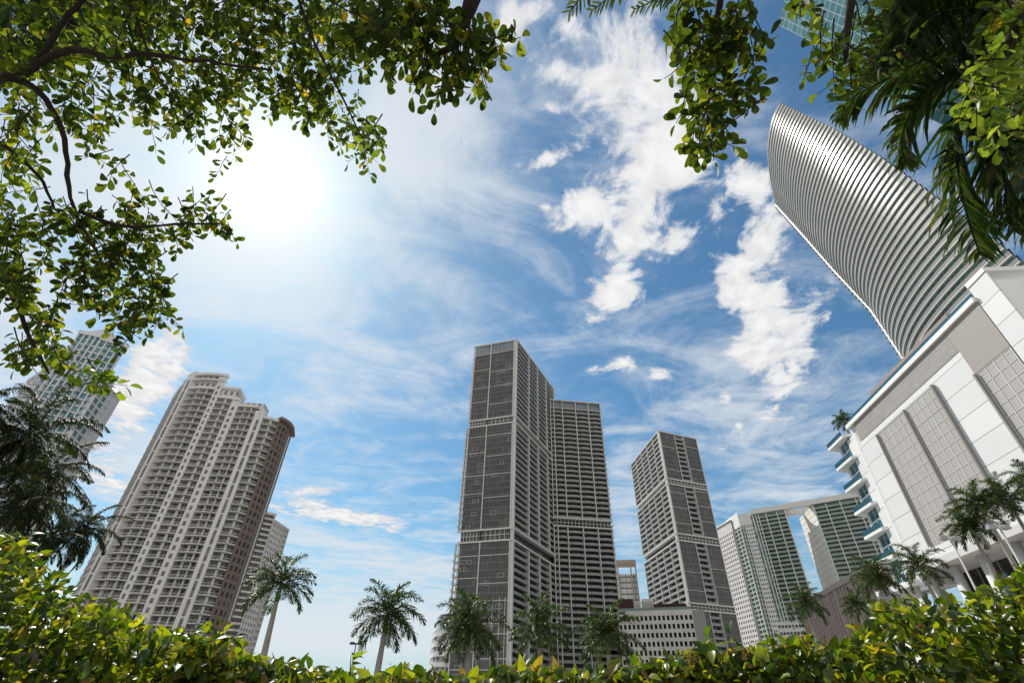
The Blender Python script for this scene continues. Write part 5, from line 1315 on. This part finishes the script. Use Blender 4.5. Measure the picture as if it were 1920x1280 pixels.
# opaque dark core, added to block light and darken gaps between leaves
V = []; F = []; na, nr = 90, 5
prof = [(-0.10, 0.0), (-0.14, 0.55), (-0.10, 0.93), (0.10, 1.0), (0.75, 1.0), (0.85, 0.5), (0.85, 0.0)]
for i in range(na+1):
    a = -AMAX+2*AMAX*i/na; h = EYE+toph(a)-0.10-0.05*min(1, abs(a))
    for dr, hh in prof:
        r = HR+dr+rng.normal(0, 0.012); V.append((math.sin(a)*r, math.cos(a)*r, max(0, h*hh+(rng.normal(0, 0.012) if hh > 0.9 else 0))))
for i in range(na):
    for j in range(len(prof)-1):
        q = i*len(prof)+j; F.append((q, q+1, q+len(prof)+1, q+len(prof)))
mesh_np('opaque_core', np.array(V), np.array(F), mat('hedge_core_dark', (0.018, 0.016, 0.008), 0.95, 0.05, 0.4, 30.0), hroot)
def hedge_pts(n, dr0, dr1, dz0, dz1, amax=1.25):
    a = rng.uniform(-amax, amax, n); r = HR+rng.uniform(dr0, dr1, n); bump = 0.016*np.sin(a*23)+0.014*np.sin(a*41+1.3)+0.012*np.sin(a*9+r*12)
    z = EYE+toph(a)*(1+0.0*(r-HR))+bump+rng.uniform(dz0, dz1, n)
    return a, r, z
PP = []; YY = []; NN = []; SS = []
def addl(a, r, z, s0, s1, up=0.5, out=0.4):
    n = len(a); rad = np.stack([np.sin(a), np.cos(a), np.zeros(n)], 1); P = np.stack([np.sin(a)*r, np.cos(a)*r, z], 1)
    Y = rng.normal(0, 0.75, (n, 3))-rad*out*rng.uniform(0, 1.4, (n, 1))+np.array([0, 0, 1.0])*rng.uniform(-0.7, up, (n, 1)); N_ = rng.normal(0, 0.6, (n, 3))+np.array([0, 0, 0.9])-rad*0.35
    PP.append(P); YY.append(Y); NN.append(N_); SS.append(rng.uniform(s0, s1, n)*(1-0.30*np.clip((np.abs(a)-0.3)/0.5, 0, 1))*rng.choice([0.7, 0.9, 1.0, 1.2], n))
addl(*hedge_pts(13000, -0.30, 0.75, -0.08, -0.014), 0.020, 0.036)        # top surface
addl(*hedge_pts(19000, -0.36, -0.06, -0.42, -0.018), 0.021, 0.041)        # face towards the viewer
addl(*hedge_pts(2600, -0.22, 0.2, -0.75, -0.3), 0.05, 0.08)
for sg in (-1, 1):
    a_ = sg*rng.uniform(0.5, 1.15, 4500); addl(a_, HR+rng.uniform(-0.30, 0.02, 4500), EYE+toph(a_)+rng.uniform(-0.5, -0.05, 4500), 0.03, 0.05)
addl(*hedge_pts(1500, 0.6, 1.0, -0.8, -0.05, 1.25), 0.05, 0.08)
addl(*hedge_pts(500, -0.28, 0.05, -0.05, -0.012), 0.032, 0.050, up=0.9)
a_ = rng.uniform(-0.5, 0.5, 5000); addl(a_, HR+rng.uniform(-0.3, 0.1, 5000), EYE+toph(a_)+0.008*np.sin(a_*31)+rng.uniform(-0.09, -0.008, 5000), 0.028, 0.048)
# leaves lower down and round the sides, seen only from other places
a_, r_, z_ = hedge_pts(2500, -0.30, -0.10, 0, 0, AMAX); addl(a_, r_, rng.uniform(0.15, 1.2, 2500), 0.07, 0.11)
a_ = np.concatenate([rng.uniform(1.2, AMAX, 900), rng.uniform(-AMAX, -1.2, 900)]); addl(a_, HR+rng.uniform(-0.3, 0.8, 1800), EYE+toph(a_)+rng.uniform(-0.3, 0.0, 1800), 0.06, 0.09)
PP, YY, NN, SS = np.concatenate(PP), np.concatenate(YY), np.concatenate(NN), np.concatenate(SS)
V, F = scatter(T_OV, PP, YY, NN, SS); mesh_np('leaves', V, F, LEAF_H, hroot)
for x, y, hgt in [(1312, 1230, 0.06), (1362, 1222, 0.055), (1175, 1252, 0.035), (40, 1010, 0.03), (1235, 1240, 0.04), (660, 1242, 0.03), (990, 1256, 0.03)]:
    w = ray(x, y); w = w/math.hypot(w[0], w[1])*(HR-0.1+rng.uniform(-0.1, 0.15)); p = np.array([w[0], w[1], w[2]+EYE-0.03])
    f = Foliage(); f.twig(p, np.array([rng.normal(0, 0.25), rng.normal(0, 0.2), 1.0]), hgt*1.0+0.02, 6, 0.040, 0.002)
    f.build(hroot, LEAF_B, 'shoot', T_OV)
# dried flower tips
PP = []; 
for k in range(60):
    a = rng.uniform(-0.5, 0.75) if k % 3 else rng.uniform(0.1, 0.7); r = HR+rng.uniform(-0.3, 0.05); c = np.array([math.sin(a)*r, math.cos(a)*r, EYE+toph(a)-0.028]); PP.append(c+rng.normal(0, 0.013, (26, 3)))
P = np.concatenate(PP); V, F = scatter(T_OV, P, rng.normal(0, 1, P.shape)+[0, 0, .4], rng.normal(0, 1, P.shape), rng.uniform(0.007, 0.018, len(P))); mesh_np('dried_flowers', V, F, DRY, hroot)

# ================================================================== lamp posts
M_POLE = mat('lamp_pole', (0.05, 0.05, 0.05), 0.5, 0.4); M_HEAD = mat('lamp_head', (0.30, 0.30, 0.30), 0.4, 0.5); M_PALE = mat('pale_pole', (0.45, 0.43, 0.40), 0.6, 0.3)
def lamp(x, y, D, label, pale=False, k=1.0, group=None):
    c = at(x, y, D); root = empty('lamp_post', (c[0], c[1], 0), label, 'street lamp', group); h = c[2]; m = M_PALE if pale else M_POLE
    b = MB(); b.tube([(c[0], c[1], 0), (c[0], c[1], 0.5), (c[0], c[1], 0.6), (c[0], c[1], h)], [0.13*k, 0.13*k, 0.075*k, 0.05*k], 10); b.build('pole', m, root, True)
    for s_ in (-1, 1):
        b = MB(); fr_ = Frame((c[0], c[1]), (c[0]+s_, c[1]+0.15)); b.box(fr_, 0.0, 0.16*k, -0.04, 0.04, h-0.16*k, h-0.04*k); b.build('arm', m, root)
        b = MB(); b.box(fr_, 0.16*k, 0.62*k, -0.17*k, 0.17*k, h-0.17*k, h-0.02); b.box(fr_, 0.20*k, 0.58*k, -0.14*k, 0.14*k, h-0.02, h+0.06*k); b.build('lamp_head', M_HEAD if pale else M_POLE, root)
lamp(668, 1204, 60, 'slender black twin-headed lamp post in the sky gap between the two lone palms')
gl = 'pale lamp posts in front of the lobby'
lamp(1780, 1006, 58, 'pale lamp post rising left of the dense palm clump', True, 1.4, gl)
lamp(1872, 985, 56, 'pale lamp post inside the dense palm clump near the right edge', True, 1.4, gl)
lamp(1660, 1118, 70, 'pale lamp post low beside the palm at the white building corner', True, 1.2, gl)
# ================================================================== a bird
def bird(x, y, D, label, span, tilt):
    c = at(x, y, D); b = MB()
    L = span*0.45; ring = [(-0.5, 0.02), (-0.3, 0.07), (0, 0.10), (0.25, 0.08), (0.4, 0.06), (0.5, 0.01)]
    ax = np.array([math.cos(tilt), 0.2, math.sin(tilt)]); ax /= np.linalg.norm(ax); sd_ = norm(np.cross(ax, [0, 0, 1.0])[None])[0]; up = np.cross(sd_, ax)
    b.tube([tuple(np.array(c)+ax*t*L) for t, r in ring], [r*L for t, r in ring], 8)
    for s_ in (-1, 1):
        p = np.array(c); w = [p+ax*0.12*L, p-ax*0.14*L, p+sd_*s_*span*0.25-ax*0.10*L+up*span*0.10, p+sd_*s_*span*0.25+ax*0.16*L+up*span*0.10]
        w2 = [w[3], w[2], p+sd_*s_*span*0.5-ax*0.22*L+up*span*0.02, p+sd_*s_*span*0.5-ax*0.12*L+up*span*0.02]
        for q in (w, w2):
            for dz in (0, 0.012*span): b.quad([tuple(np.array(t)+up*dz) for t in q])
    p = np.array(c)-ax*0.5*L; b.quad([tuple(p+ax*0.05*L), tuple(p-ax*0.25*L+sd_*0.1*L), tuple(p-ax*0.28*L), tuple(p-ax*0.25*L-sd_*0.1*L)])
    o = b.build('bird', mat('bird_dark', (0.02, 0.02, 0.02), 0.6), None); o.location = (0, 0, 0); tag(o, label, 'bird')
bird(866, 266, 45, 'small dark bird gliding high in the blue above the tallest tower', 0.5, 0.5)
bird(1108, 166, 80, 'tiny dark bird before the white clouds at the top', 0.5, -0.4)
